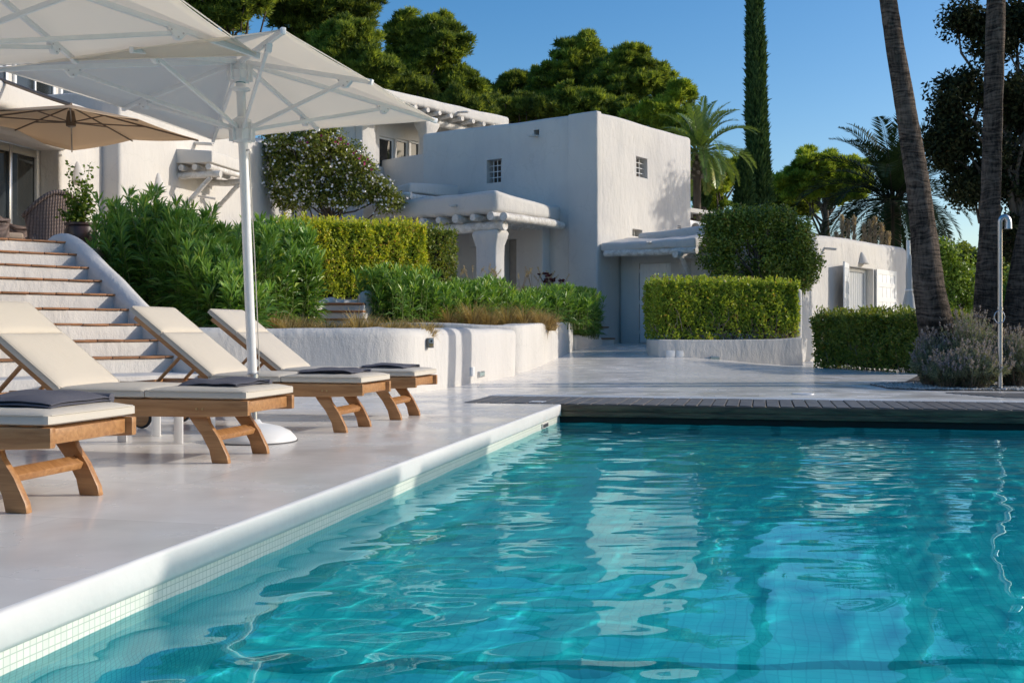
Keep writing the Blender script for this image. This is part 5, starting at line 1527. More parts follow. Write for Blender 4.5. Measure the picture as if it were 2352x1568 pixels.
for k in range(34):
    a = k * 2.4; z = c.z - .85 + .75 * k / 34
    mb = MB(); h = Vector((math.cos(a), math.sin(a), 0)); mb.box(Vector((c.x, D, z)) + h * .14 - Vector((0, 0, .05)), h * .13 + Vector((0, 0, .06)), Vector((-h.y, h.x, 0)) * .09, (0, 0, .07)); mb.build('frond_stub', M['twig'], tr, bevel=.01, seg=1)
D = 35; c = P(2050, 462, D)
t = thing('date_palm', 'dark shaded date palm with a wide low crown behind the garden house', 'palm tree', (c.x, D, 0))
fronds(t, c, 64, 3.1, 32, M['palm_shaded'], (88, -28), 62, .045, .56, .85)
mb = MB(); mb.tube([(c.x, D, -.1), (c.x, D, c.z - .4), (c.x, D, c.z)], [.3, .28, .22], 10); mb.build('trunk', M['bark'], t)

def palmtrunkmat():
    m, nt, out = new_mat('ringed_palm_bark')
    b = N(nt, 'ShaderNodeBsdfPrincipled', Roughness=.9); b.inputs['Specular IOR Level'].default_value = .2
    tc = N(nt, 'ShaderNodeTexCoord')
    ds = N(nt, 'ShaderNodeTexNoise', Scale=2.5, Detail=3.0); L(nt, tc.outputs['Object'], ds.inputs['Vector'])
    dv = N(nt, 'ShaderNodeVectorMath', _operation='MULTIPLY_ADD'); L(nt, ds.outputs['Color'], dv.inputs[0]); dv.inputs[1].default_value = (.18, .18, .18); L(nt, tc.outputs['Object'], dv.inputs[2])
    def nz(scale, detail, rough=.6):
        mp = N(nt, 'ShaderNodeMapping'); mp.inputs['Scale'].default_value = scale; L(nt, dv.outputs[0], mp.inputs[0])
        n = N(nt, 'ShaderNodeTexNoise', Scale=1.0, Detail=detail, Roughness=rough); L(nt, mp.outputs[0], n.inputs['Vector']); return n
    rings, cracks, patch = nz((4, 4, 38), 5.0), nz((30, 30, 5), 5.0, .7), nz((3, 3, 1.2), 3.0)
    ad = N(nt, 'ShaderNodeMath', _operation='MULTIPLY_ADD'); L(nt, cracks.outputs[0], ad.inputs[0]); ad.inputs[1].default_value = .7; L(nt, rings.outputs[0], ad.inputs[2])
    a2 = N(nt, 'ShaderNodeMath', _operation='MULTIPLY_ADD'); L(nt, patch.outputs[0], a2.inputs[0]); a2.inputs[1].default_value = .6; L(nt, ad.outputs[0], a2.inputs[2])
    mr = N(nt, 'ShaderNodeMapRange'); mr.inputs[1].default_value = .9; mr.inputs[2].default_value = 1.5; L(nt, a2.outputs[0], mr.inputs[0])
    cr = N(nt, 'ShaderNodeValToRGB')
    cr.color_ramp.elements[0].color = (.022, .017, .013, 1); cr.color_ramp.elements[0].position = .15
    cr.color_ramp.elements[1].color = (.25, .19, .145, 1); cr.color_ramp.elements[1].position = .95
    L(nt, mr.outputs[0], cr.inputs[0]); L(nt, cr.outputs[0], b.inputs['Base Color'])
    bp = N(nt, 'ShaderNodeBump', Strength=1, Distance=.035); L(nt, ad.outputs[0], bp.inputs['Height']); L(nt, bp.outputs[0], b.inputs['Normal'])
    L(nt, b.outputs[0], out.inputs[0])
    return m
M['palmbark'] = palmtrunkmat()
def fanpalm(label, rows, D, seed, z0):
    """rows: (py, centre px, width px); the trunk runs on above the picture up to its crown"""
    pts, rad = [], []
    for i in range(len(rows) - 1):
        (y0, c0, w0), (y1, c1, w1) = rows[i], rows[i + 1]
        n = 7
        for k in range(n):
            f = k / n; y = y0 + (y1 - y0) * f
            z = PZ(y, D); r = (w0 + (w1 - w0) * f) * D / F / 2
            pts.append(Vector((PX(c0 + (c1 - c0) * f, D), D, z))); rad.append(r * (1 + .035 * noise.noise((z * 3, seed, 0)) + .015 * math.sin(z * 40)))
    pts.append(Vector((PX(rows[-1][1], D), D, PZ(rows[-1][0], D)))); rad.append(rows[-1][2] * D / F / 2)
    t = thing('fan_palm', label, 'palm tree', (pts[-1].x, D, z0), 'tall palms with bare ringed trunks')
    d0 = (pts[0] - pts[4]).normalized()
    ext = [pts[0] + d0 * k * .5 for k in range(8, 0, -1)]
    mb = MB(); mb.tube(ext + pts, [rad[0] * .92] * 8 + rad, 20); mb.build('trunk', M['palmbark'], t, ang=80)
    fronds(t, ext[0], 34, 1.5, seed, M['palm_shaded'], (80, -50), 24, .06, .5, 1.2)
    return t
fanpalm('leaning palm trunk nearest the garden house, its foot in the lavender', [(-60, 2030, 37), (0, 2040, 38), (110, 2056, 41), (205, 2073, 44), (315, 2091, 48), (421, 2108, 52), (531, 2121, 57), (664, 2134, 70), (752, 2150, 77), (830, 2158, 80), (890, 2162, 84)], 13.9, 41, 0)
fanpalm('straight upright palm trunk between the leaning one and the shower', [(-60, 2290, 40), (0, 2288, 41), (146, 2284, 42), (293, 2280, 42), (440, 2276, 43), (549, 2272, 45), (634, 2266, 48), (722, 2263, 53), (800, 2262, 60), (872, 2262, 66)], 14.75, 42, 0)
fanpalm('palm trunk leaning to the right, cut off by the picture edge behind the shower', [(330, 2400, 44), (480, 2372, 46), (605, 2350, 52), (700, 2338, 60), (795, 2330, 70), (885, 2326, 78)], 14.6, 43, 0)

# ------------------------------------------------------------------ leafy masses
def clump_tree(name, label, cat, lobes, D, seed, mat, leaf, per, base, trunk_r=.2, group=None, size=.30, limbs=22, lw=.6, flat=1, bm_=None):
    rs = np.random.RandomState(seed); rn = random.Random(seed)
    t = thing(name, label, cat, base, group)
    acc = Acc(); cl = []
    for (px, py, rx, ry) in lobes:
        c = np.array(P(px, py, D)); R_ = np.array([rx * D / F, rx * D / F * flat, ry * D / F])
        n = int(8 + 16 * (R_[0] * R_[2]) ** .6)
        for i in range(n):
            u = rdir(rs, 1)[0]; cl.append((c + u * R_ * rs.uniform(.3, .95), size * rs.uniform(.6, 1.3)))
    for cc, r in cl:
        m = int(per * (r / size) ** 1.6) + 10
        nrm = rdir(rs, m); pos = cc + nrm * r * rs.uniform(.3, 1.1, (m, 1)) * np.array([1, 1, .8])
        A, B_ = facing(nrm, rs, .6, .4)
        v, f = leaf_quads(pos, A, leaf * rs.uniform(.7, 1.3, m), leaf * lw * rs.uniform(.7, 1.2, m), rs, B=B_)
        acc.add(v, f, np.clip(rs.uniform(.2, .6) + rs.normal(0, .2, m), 0, 1))
    acc.build('crown', mat, t)
    mb = MB(); b = Vector(base); top = Vector(np.mean([q[0] for q in cl], 0))
    limb(mb, b, top, trunk_r, trunk_r * .4, rn, 8, .05)
    for cc, r in rn.sample(cl, min(limbs, len(cl))):
        limb(mb, b.lerp(top, rn.uniform(.35, .95)), Vector(cc), trunk_r * .32, .012, rn, 5, .1)
    mb.build('trunk', bm_ or M['bark'], t, ang=80)
    return t, cl
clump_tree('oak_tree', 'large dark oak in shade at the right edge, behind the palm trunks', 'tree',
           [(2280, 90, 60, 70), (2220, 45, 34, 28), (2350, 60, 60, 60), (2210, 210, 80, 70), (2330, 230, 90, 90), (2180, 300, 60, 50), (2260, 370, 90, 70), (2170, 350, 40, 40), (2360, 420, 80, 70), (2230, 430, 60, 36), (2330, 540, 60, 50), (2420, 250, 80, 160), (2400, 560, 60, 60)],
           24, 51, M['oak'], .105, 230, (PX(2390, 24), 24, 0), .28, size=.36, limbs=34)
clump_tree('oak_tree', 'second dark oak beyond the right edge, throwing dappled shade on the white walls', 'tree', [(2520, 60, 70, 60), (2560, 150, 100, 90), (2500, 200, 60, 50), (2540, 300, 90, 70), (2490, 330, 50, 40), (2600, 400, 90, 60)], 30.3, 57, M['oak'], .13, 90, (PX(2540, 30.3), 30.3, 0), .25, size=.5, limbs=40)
clump_tree('shrub', 'round sunlit green shrub between the palm trunks, beyond the low hedge', 'shrub', [(2200, 660, 45, 50), (2185, 610, 40, 40), (2170, 700, 40, 40), (2235, 690, 40, 40), (2160, 590, 24, 24)], 26, 52, M['shrub'], .09, 120, (PX(2200, 26), 26, 0), .06, size=.26)
clump_tree('shrub', 'dim blue-green shrub far behind the round one, against the sky', 'shrub', [(2185, 590, 45, 22), (2235, 600, 40, 30), (2300, 610, 40, 40), (2130, 600, 30, 20)], 44, 53, M['pine_dark'], .2, 90, (PX(2200, 44), 44, 0), .1, size=.5)
clump_tree('shrub', 'bright leafy shrub at the right edge behind the shower pole', 'shrub', [(2335, 680, 30, 60), (2350, 640, 24, 40), (2310, 700, 24, 40)], 22, 54, M['shrub'], .10, 120, (PX(2335, 22), 22, 0), .05, size=.22)
t, cl = clump_tree('climber', 'big dark climbing bush covering the corner of the garden house, above the square hedge', 'climbing bush',
           [(1740, 570, 95, 80), (1680, 560, 70, 60), (1800, 560, 66, 66), (1740, 500, 70, 26), (1660, 515, 44, 26), (1830, 600, 42, 50), (1650, 600, 44, 44), (1845, 640, 26, 20), (1740, 630, 90, 30), (1645, 535, 48, 44), (1835, 535, 46, 46), (1858, 600, 26, 46), (1780, 505, 60, 24), (1690, 505, 60, 24)], 23.9, 55, M['ivy'], .07, 210, (PX(1750, 23.6), 23.6, .5), .07, size=.26, flat=.45, limbs=40)
t, cl = clump_tree('flowering_bush', 'large flowering bush studded with tiny white blossoms over the shaded pergola beam', 'flowering bush',
           [(720, 345, 80, 44), (690, 395, 70, 60), (770, 400, 80, 64), (700, 450, 52, 32), (830, 420, 60, 46), (800, 370, 44, 36), (870, 440, 34, 24), (640, 320, 36, 20), (660, 430, 24, 40), (780, 450, 80, 24), (740, 325, 60, 24), (655, 385, 34, 44), (660, 455, 34, 34), (885, 455, 34, 22), (745, 312, 56, 18), (690, 318, 50, 18), (640, 350, 26, 34)], 25.5, 56, M['flowering'], .08, 260, (PX(800, 26), 26, 1.3), .085, size=.27, limbs=36, flat=.7)
rs = np.random.RandomState(77)
C = np.concatenate([c + rdir(rs, 13) * r * np.array([1, 1, .85]) * 1.12 for c, r in cl]); C = C[C[:, 1] < np.percentile(C[:, 1], 75)]
acc = Acc()
for k in range(2):
    v, f = leaf_quads(C + rs.normal(0, .012, C.shape), rdir(rs, len(C)), .065, .06, rs); acc.add(v, f, np.zeros(len(C)))
acc.build('blossoms', M['petal'], t)
C2 = np.array([P(px + rs.normal(0, 8), py + rs.normal(0, 6), 24.9)[:] for px, py in ((770, 322), (800, 345), (830, 362), (845, 380), (700, 320), (735, 318), (790, 330)) for _ in range(4)])
acc = Acc(); v, f = leaf_quads(C2, rdir(rs, len(C2)), .08, .07, rs); acc.add(v, f, np.zeros(len(C2))); acc.build('pink_blossoms', M['petal_pink'], t)
t = thing('pergola_beam', 'rough whitewashed pergola beam carrying the flowering bush', 'beam', (PX(690, 25.9), 25.9, 3.7))
log('beam', (PX(680, 26.6), 26.6, PZ(466, 26.6)), (PX(945, 25.9), 25.9, PZ(449, 25.9)), .085, t, 171, 12, 12)
log('post', (PX(690, 26.5), 26.5, 1.3), (PX(690, 26.5), 26.5, PZ(466, 26.6)), .075, t, 172, 10, 8)

def hedge(label, A, tdir, ln, dep, z0, z1, mat, leaf, n, seed, name='clipped_hedge', twigs=0, bulge=.05, bare=.0, cat='hedge', pink=0):
    """box hedge: A front left bottom corner, tdir along the front, depth behind"""
    rs = np.random.RandomState(seed); rn = random.Random(seed)
    A = V2(*A); td = Vector(tdir).normalized(); nd = V2(-td.y, td.x)
    if nd.y < 0: nd = -nd
    t = thing(name, label, cat, (A.x, A.y, z0))
    h = z1 - z0
    areas = np.array([ln * h, dep * h, dep * h, ln * dep, ln * h * .35]); k = rs.choice(5, n, p=areas / areas.sum())
    u, v, w = rs.rand(n) * ln, rs.rand(n) * dep, rs.rand(n) * h
    inn = np.abs(rs.normal(0, .05, n))
    nx, ny, nz = np.zeros(n), np.zeros(n), np.zeros(n)
    m = k == 0; v[m] = inn[m]; ny[m] = -1
    m = k == 1; u[m] = inn[m]; nx[m] = -1
    m = k == 2; u[m] = ln - inn[m]; nx[m] = 1
    m = k == 3; w[m] = h - inn[m]; nz[m] = 1
    m = k == 4; v[m] = dep - inn[m]; ny[m] = 1
    bl = np.array([noise.noise((a * 1.7 + seed, b * 1.7, c * 1.7)) + .6 * noise.noise((a * 5, b * 5, c * 5 + seed)) for a, b, c in zip(u, v, w)]) * bulge
    u += nx * bl; v += ny * bl; w += nz * bl
    if bare:
        keep = rs.rand(n) > np.clip(1 - w / (h * bare), 0, 1) ** .7 * .93 * (.5 + .8 * np.array([noise.noise((a * .9, seed, 2)) for a in u]) + .35)
        u, v, w, nx, ny, nz, bl = [q_[keep] for q_ in (u, v, w, nx, ny, nz, bl)]; n = len(u)
    t3, n3 = np.array([td.x, td.y, 0]), np.array([nd.x, nd.y, 0])
    C = np.array([A.x, A.y, z0]) + u[:, None] * t3 + v[:, None] * n3 + w[:, None] * np.array([0, 0, 1.])
    NN = nx[:, None] * t3 + ny[:, None] * n3 + nz[:, None] * np.array([0, 0, 1.])
    Ax, Bx = facing(NN, rs, .65, .35)
    vv, f = leaf_quads(C, Ax, leaf * rs.uniform(.7, 1.35, n), leaf * .55 * rs.uniform(.8, 1.2, n), rs, B=Bx)
    acc = Acc(); acc.add(vv, f, np.clip(.42 + bl / bulge * .25 + rs.normal(0, .24, n) + .55 * np.array([max(0, noise.noise((q_[0] * 1.1 + seed, q_[1] * 1.1, q_[2] * 1.6)) - .28) for q_ in C]), 0, 1))
    # shoots poking out of the clipped top and faces
    s = n // 26; i = rs.choice(n, s)
    Cs = np.repeat(C[i], 7, 0) + np.repeat(NN[i] * .02 + np.array([0, 0, .03]), 7, 0) * np.tile(np.arange(7)[:, None], (s, 1)) * .45
    vs_, fs_ = leaf_quads(Cs, unit(np.repeat(NN[i], 7, 0) * .4 + np.array([0, 0, .7]) + .7 * rs.normal(size=(s * 7, 3))), leaf * 1.1, leaf * .5, rs)
    acc.add(vs_, fs_, np.clip(rs.normal(.62, .18, s * 7), 0, .95))
    acc.build('foliage', mat, t)
    mb = MB(); ins = .13 if dep > .5 else dep * .25
    p = [A + td * ins + nd * ins, A + td * (ln - ins) + nd * ins, A + td * (ln - ins) + nd * (dep - ins), A + td * ins + nd * (dep - ins)]
    mb.prism([tuple(q_) for q_ in p], z0 + (h * bare * .35 if bare else .02), z1 - .1); mb.build('core_shade', M['core'], t, sub=.3, wobble=.06, wfreq=4)  # dark filler box for the shade behind the leaves
    if twigs:
        mb = MB()
        for _ in range(twigs):
            uu = rn.uniform(.1, ln - .1); ww = rn.uniform(0, h * .1)
            a = A + td * uu + nd * rn.uniform(.05, .3); b = a + td * rn.uniform(-.35, .35) + nd * rn.uniform(-.12, .05)
            limb(mb, (a.x, a.y, z0 + ww - .04), (b.x, b.y, z0 + ww + rn.uniform(.15, h * .62)), rn.uniform(.006, .012), .003, rn, 5, .16)
        mb.build('twigs', M['twig'], t, ang=80)
    if pink:
        i = rs.choice(n, pink); Cp = np.repeat(C[i] + NN[i] * .02, 4, 0) + rs.normal(0, .012, (pink * 4, 3)); a2 = Acc()
        v2, f2 = leaf_quads(Cp, rdir(rs, pink * 4), .035, .03, rs); a2.add(v2, f2, np.zeros(pink * 4)); a2.build('blossoms', M['petal_purple'], t)
    return t
M['petal_purple'] = simple('purple_petal', (.16, .05, .19), .6, var=.1)
hA = V2(PX(655, 18.45), 18.45)
hedge('yellow-green clipped hedge glowing in the sun, left of the porch column', hA, (.89, .45), 2.62, .7, 1.24, PZ(507, 18.5), M['privet'], .058, 26000, 61, bulge=.07, pink=10, bare=.12)
hB_ = hA + V2(.89, .45).normalized() * 2.66 + V2(0, .35)
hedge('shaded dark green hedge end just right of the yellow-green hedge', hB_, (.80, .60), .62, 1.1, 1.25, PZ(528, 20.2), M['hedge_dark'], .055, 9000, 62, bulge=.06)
qa = rA + rd * .2 - rnn * .14
hedge('square clipped green hedge with bare twigs below, on the right-hand white planter', qa, rd, 2.92, 1.0, .50, PZ(650, 21.0), M['hedge'], .062, 30000, 63, twigs=230, bulge=.07, bare=.42, pink=16)
la = V2(PX(1868, 20.3), 20.3); lb_ = V2(PX(2135, 17.2), 17.2)
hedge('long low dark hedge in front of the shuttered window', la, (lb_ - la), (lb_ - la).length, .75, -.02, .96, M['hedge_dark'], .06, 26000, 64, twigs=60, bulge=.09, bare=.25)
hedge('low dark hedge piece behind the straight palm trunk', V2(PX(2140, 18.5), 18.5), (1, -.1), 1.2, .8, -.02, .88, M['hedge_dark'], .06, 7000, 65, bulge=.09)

# ------------------------------------------------------------------ oleander
def oleander(label, spots, mat, seed, leaf=.15, lw=.021, per=26, hfun=None, name='oleander_hedge'):
    """spots: list of (x, y, z0, height); each is a leafy shoot"""
    rs = np.random.RandomState(seed); acc = Acc(); mb = MB()
    b = spots[0]; t = thing(name, label, 'hedge', (float(np.mean([s[0] for s in spots])), float(np.mean([s[1] for s in spots])), b[2]))
    for (x, y, z, h) in spots:
        lean = rs.normal(0, .10, 2); top = np.array([x + lean[0] * h, y + lean[1] * h - .06 * h, z + h]); bot = np.array([x, y, z])
        n = int(per * h / 1.0); s = rs.uniform(.14, 1.0, n) ** .8
        pos = bot + (top - bot) * s[:, None]
        az = rs.uniform(0, 6.283, n); up = .30 + .95 * (s ** 2) + rs.normal(0, .14, n) - .35 * (s < .45)
        A = unit(np.stack([np.cos(az), np.sin(az), up], 1))
        v, f = bent_leaves(pos, A, leaf * rs.uniform(.75, 1.25, n), lw * rs.uniform(.8, 1.25, n), rs, droop=.22)
        acc.add(v, f, np.clip(rs.uniform(.25, .55) + .22 * (s > .85) + rs.normal(0, .13, n), 0, .93))
        # tip rosette
        k = 9; az = rs.uniform(0, 6.283, k); A = unit(np.stack([np.cos(az) * .55, np.sin(az) * .55, np.ones(k)], 1))
        v, f = bent_leaves(np.repeat(top[None], k, 0), A, leaf * .95, lw * .9, rs, droop=.06); acc.add(v, f, np.clip(rs.normal(.68, .12, k), 0, .99))
        mb.tube([bot, (bot + top) / 2 + rs.normal(0, .02, 3), top], [.007, .005, .003], 4, cap=False)
    acc.build('foliage', mat, t); mb.build('stems', M['stem'], t, ang=80)
    return t
rs = np.random.RandomState(9); sp = []
p0, p1 = V2(-4.5, 13.3), V2(-3.02, 15.9)
for i in range(800):
    f = rs.rand(); wv = rs.uniform(-.25, 1.25)
    q_ = p0.lerp(p1, f); nn_ = V2(-(p1 - p0).y, (p1 - p0).x).normalized()
    pt = q_ - nn_ * (.45 - wv * .75) * -1 if False else q_ + nn_ * (wv - .1)
    h = (1.54 + .12 * noise.noise((f * 6, wv, 0)) + .16 * math.sin(f * 9)) * (1.0 - .12 * f) * rs.uniform(.55, 1.06) * (1 - .25 * (wv < 0) * rs.rand())
    if pt.x > -2.9: h *= .8
    sp.append((pt.x, pt.y, .62, h))
for i in range(240):     # shoots spilling over the stair parapet
    f = rs.rand(); pt = V2(-3.2, 11.75).lerp(V2(-4.4, 12.95), f) + V2(.3, .3) * rs.rand()
    sp.append((pt.x + .1, pt.y + .2, .62, (.45 + .95 * f) * rs.uniform(.7, 1.05)))
oleander('tall bright green oleander hedge beside the stairs', sp, M['oleander'], 71, .215, .030, per=44)
sp = []
for i in range(620):
    f = rs.rand(); wv = rs.rand(); q_ = V2(-2.25, 17.5).lerp(V2(1.45, 23.0), f) + V2(-.5, .55) * (wv - .5) * 1.3
    h = (.86 - .22 * f + .12 * math.sin(f * 17)) * rs.uniform(.55, 1.05)
    sp.append((q_.x, q_.y, .72, h))
for i in range(220):
    f = rs.rand(); q_ = V2(1.0, 22.3).lerp(V2(1.95, 24.8), f) + V2(.25, 0) * (rs.rand() - .5)
    sp.append((q_.x, q_.y, .5, rs.uniform(.45, 1.05)))
oleander('dark spreading oleander along the second planter, below the porch', sp, M['oleander'], 72, .20, .028, per=40)

# ------------------------------------------------------------------ grasses, plumes, lavender
def tuft(label, c, r, h, n, seed, mat, name='grass_tuft', cat='ornamental grass', group='dry grass tufts on the planters', heads=0):
    rs = np.random.RandomState(seed); t = thing(name, label, cat, c, group)
    az = rs.uniform(0, 6.283, n); sp_ = np.abs(rs.normal(0, .55, n)); ln = h * rs.uniform(.55, 1.15, n)
    c0 = np.array(c) + np.stack([np.cos(az) * r * .35 * rs.rand(n), np.sin(az) * r * .35 * rs.rand(n), np.zeros(n)], 1)
    acc = Acc(); hd_ = np.stack([np.cos(az), np.sin(az), np.zeros(n)], 1)
    prev = c0; ang = R(90) - sp_
    V_ = []
    side = np.stack([-np.sin(az), np.cos(az), np.zeros(n)], 1); w = .006
    seg = 4; pts = [c0]
    for k in range(seg):
        d = hd_ * np.cos(ang)[:, None] + np.array([0, 0, 1.]) * np.sin(ang)[:, None]
        pts.append(pts[-1] + d * (ln / seg)[:, None]); ang = ang - rs.uniform(.15, .5, n) * (1.0 + .5 * k)* .7
    rv = np.clip(rs.normal(.5, .25, n), 0, 1)
    for k in range(seg):
        wa, wb = w * (1 - k / seg), w * (1 - (k + 1) / seg) + .0008
        v = np.stack([pts[k] - side * wa, pts[k] + side * wa, pts[k + 1] + side * wb, pts[k + 1] - side * wb], 1).reshape(-1, 3)
        acc.add(v, np.arange(4 * n).reshape(n, 4), rv)
    acc.build('blades', mat, t)
    if heads:
        acc = Acc(); mb = MB()
        for i in range(heads):
            a = rs.uniform(0, 6.283); tip = np.array(c) + np.array([math.cos(a) * r * rs.uniform(.2, .8), math.sin(a) * r * .5, h * rs.uniform(.95, 1.35)])
            mb.tube([c, tuple((np.array(c) + tip) / 2 + np.array([0, 0, .05])), tuple(tip)], .0025, 4, cap=False)
            m = 60; s = rs.rand(m)[:, None]; ax = unit(tip - np.array(c) + np.array([math.cos(a), math.sin(a), 0]) * .2)
            pos = tip + ax * .16 * s; A = unit(ax + .7 * rs.normal(size=(m, 3)))
            v, f = leaf_quads(pos, A, .035, .008, rs); acc.add(v, f, rs.rand(m))
        acc.build('seed_heads', M['plume'], t); mb.build('stalks', M['grass'], t)
    return t
rs = np.random.RandomState(3)
places = ['above the loungers', 'at the corner', 'along the first wall', 'before the steps', 'near the key switch']
tk = 0
def tlab(px):
    return 'dry brown grass tuft on the long planter wall behind the loungers'
for i in range(17):
    f = i / 16; D = 12.4 + 3.6 * f * (i % 3 != 0) + .4 * rs.rand(); px = 600 + 400 * f + rs.uniform(-12, 12)
    tuft('small dry brown grass tuft behind the top of the long planter wall', (PX(px, D), D, .62), .3, rs.uniform(.22, .42), 330, 100 + i, M['grass'])
for i, (px, h) in enumerate(((905, .28), (945, .42), (985, .34), (1030, .5), (1085, .62), (1120, .5), (1165, .6), (1205, .55), (1240, .5), (1262, .42))):
    D = 17.9 + .12 * i + (.8 if i > 5 else 0)
    tuft('full tan grass tuft spilling over the second planter wall below the oleander', (PX(px, D), D, .70), .35, h, 520, 130 + i, M['grass'], group='tan grass tufts on the second planter')
for i, px in enumerate((1050, 1085, 1120, 1150, 1195, 1225, 1250, 1280)):
    D = 20.6 + .35 * i
    tuft('feathery grass with pale upright seed heads in front of the porch column', (PX(px, D), D, 1.3), .4, .45, 130, 150 + i, M['grass'], name='feather_grass', group='feathery grasses before the porch', heads=5)
# dark red succulent
D = 22.6; c = P(1266, 645, D)
t = thing('dark_succulent', 'dark red succulent rosettes poking above the oleander beside the tower', 'succulent', (c.x, D, c.z - .2))
rs = np.random.RandomState(8); acc = Acc(); mb = MB(); M['wine'] = leafmat('wine_leaf', (0.050, 0.008, 0.012), (0.130, 0.020, 0.030), .15, .4, .4)
for i in range(16):
    h = np.array([c.x, D, c.z]) + np.array([rs.normal(0, .13), rs.normal(0, .1), rs.uniform(-.05, .22)])
    mb.tube([(c.x, D, c.z - .35), tuple(h)], .012, 5); a = rs.uniform(0, 6.283, 14); A = unit(np.stack([np.cos(a), np.sin(a), rs.uniform(.2, 1.2, 14)], 1))
    v, f = leaf_quads(np.repeat(h[None], 14, 0), A, .075, .035, rs, mid=.6); acc.add(v, f, rs.rand(14))
acc.build('rosettes', M['wine'], t); mb.build('stems', M['twig'], t)
# pampas plumes behind the garden house roof
for i, (px, py, h) in enumerate(((1921, 540, 26), (1934, 500, 62), (1948, 512, 54), (1962, 503, 60), (1985, 520, 52), (1998, 512, 60), (2010, 505, 66), (2025, 520, 50), (2040, 540, 36))):
    D = 31.5; tip = P(px, py, D); rs = np.random.RandomState(200 + i)
    t = thing('pampas_plume', 'upright pale pampas plume above the garden house roof', 'pampas grass', (tip.x, D, 2.0), 'pampas plumes behind the garden house')
    ln = h * D / F; m = 420; s = rs.rand(m); w = np.sin(np.pi * np.clip(s * .85 + .1, 0, 1)) * .055
    pos = np.array(tip) - np.array([0, 0, ln]) * s[:, None] + rs.normal(0, .3, (m, 3)) * w[:, None]
    v, f = leaf_quads(pos, unit(np.array([0, 0, 1.]) + .35 * rs.normal(size=(m, 3))), .15, .022, rs)
    acc = Acc(); acc.add(v, f, rs.rand(m)); acc.build('plume', M['plume'], t)
    mb = MB(); mb.tube([(tip.x, D, 2.0), (tip.x, D, tip.z - ln * .5)], .012, 5); mb.build('stalk', M['grass'], t)
# lavender mounds
def lavender(label, px, D, w, h, seed, n=420, dry=.2):
    rs = np.random.RandomState(seed); c = np.array([PX(px, D), D, .0])
    t = thing('lavender_bush', label, 'lavender', tuple(c), 'lavender bushes around the palms')
    acc, acs, mb = Acc(), Acc(), MB()
    for i in range(n):
        a = rs.uniform(0, 6.283); rr = w * math.sqrt(rs.rand()); lean = rr / w
        base = c + np.array([math.cos(a) * rr * .45, math.sin(a) * rr * .45, .02])
        tip = c + np.array([math.cos(a) * rr, math.sin(a) * rr, h * (1 - .55 * lean ** 2) * rs.uniform(.72, 1.05)])
        if i % 3 == 0: mb.tube([base, (base + tip) / 2 + np.array([0, 0, .06]), tip], [.004, .003, .002], 3, cap=False)
        m = 22; s = rs.rand(m) ** .6; pos = base + (tip - base) * s[:, None]; pos[:, 2] += .05 * np.sin(np.pi * s)
        A = unit(unit(tip - base) + .55 * rs.normal(size=(m, 3)))
        v, f = leaf_quads(pos, A, .05 * rs.uniform(.7, 1.3, m), .009, rs); acc.add(v, f, np.clip(rs.normal(.5, .25, m) - .3 * (s < .4), 0, 1))
        if rs.rand() < .38:
            k = 12; ax = unit(tip - base + np.array([0, 0, .2])); st = tip + ax * rs.uniform(.02, .10)
            v, f = leaf_quads(st + ax * .05 * rs.rand(k)[:, None] + rs.normal(0, .004, (k, 3)), unit(ax + .6 * rs.normal(size=(k, 3))), .022, .014, rs); acs.add(v, f, rs.rand(k))
            mb.tube([tip, st], .0015, 3, cap=False)
    acc.build('foliage', M['lavender'], t); acs.build('flower_spikes', M['lavender_spike'], t); mb.build('stems', M['twig'], t)
lavender('low grey lavender bush at the gravel, left of the leaning palm', 2140, 13.6, .26, .62, 301, 300)
lavender('tall grey-green lavender bush between the two palm trunks', 2222, 13.7, .55, .90, 302, 900)
lavender('brownish lavender bush at the foot of the shower pole', 2235, 13.05, .42, .50, 303, 520)
lavender('lavender bush at the right edge behind the shower', 2335, 13.4, .42, .66, 304, 620)
lavender('small lavender bush right of the leaning palm foot', 2180, 13.1, .30, .40, 305, 300)

# ------------------------------------------------------------------ beds on the right, gravel, drain boards
def gz(py): return HC * F / (py - HY)
bp = [V2(PX(1998, 13.95), 13.95), V2(PX(2040, 13.0), 13.0), V2(PX(2130, 12.65), 12.65), V2(PX(2420, 12.45), 12.45), V2(PX(2420, 12.45) + 5, 12), V2(12, 17), V2(PX(2115, 17.0), 17.0), V2(PX(2080, 14.6), 14.6)]
mb = MB(); mb.prism([tuple(p) for p in bp], -.02, .012)
o = mb.build('planting_bed', M['soil'], None, sub=.5); tag(o, kind='structure')
rs = np.random.RandomState(12); n = 2600; acc_v, acc_f, b = [], [], 0
ico = bmesh.new(); bmesh.ops.create_icosphere(ico, subdivisions=1, radius=1); iv = np.array([v.co[:] for v in ico.verts]); fi = np.array([[v.index for v in f.verts] for f in ico.faces]); ico.free()
def inside(p, poly):
    c = False
    for i in range(len(poly)):
        a, d = poly[i], poly[i - 1]
        if (a[1] > p[1]) != (d[1] > p[1]) and p[0] < (d[0] - a[0]) * (p[1] - a[1]) / (d[1] - a[1]) + a[0]: c = not c
    return c
vs_, fs_, rr_ = [], [], []
while len(vs_) < n:
    y = rs.uniform(12.4, 14.2); x = rs.uniform(4.4, 6.6)
    if not inside((x, y), bp): continue
    s = rs.uniform(.008, .022); vs_.append(iv * np.array([s, s * rs.uniform(.6, 1), s * .6]) * (1 + rs.normal(0, .12, iv.shape)) + np.array([x, y, .014])); fs_.append(fi + len(iv) * (len(vs_) - 1)); rr_.append(np.full(len(iv), rs.rand()))
M['gravel'] = leafmat('pale_gravel', (.28, .26, .23), (.62, .60, .56), 0, .9, .2, tcol=(0, 0, 0))
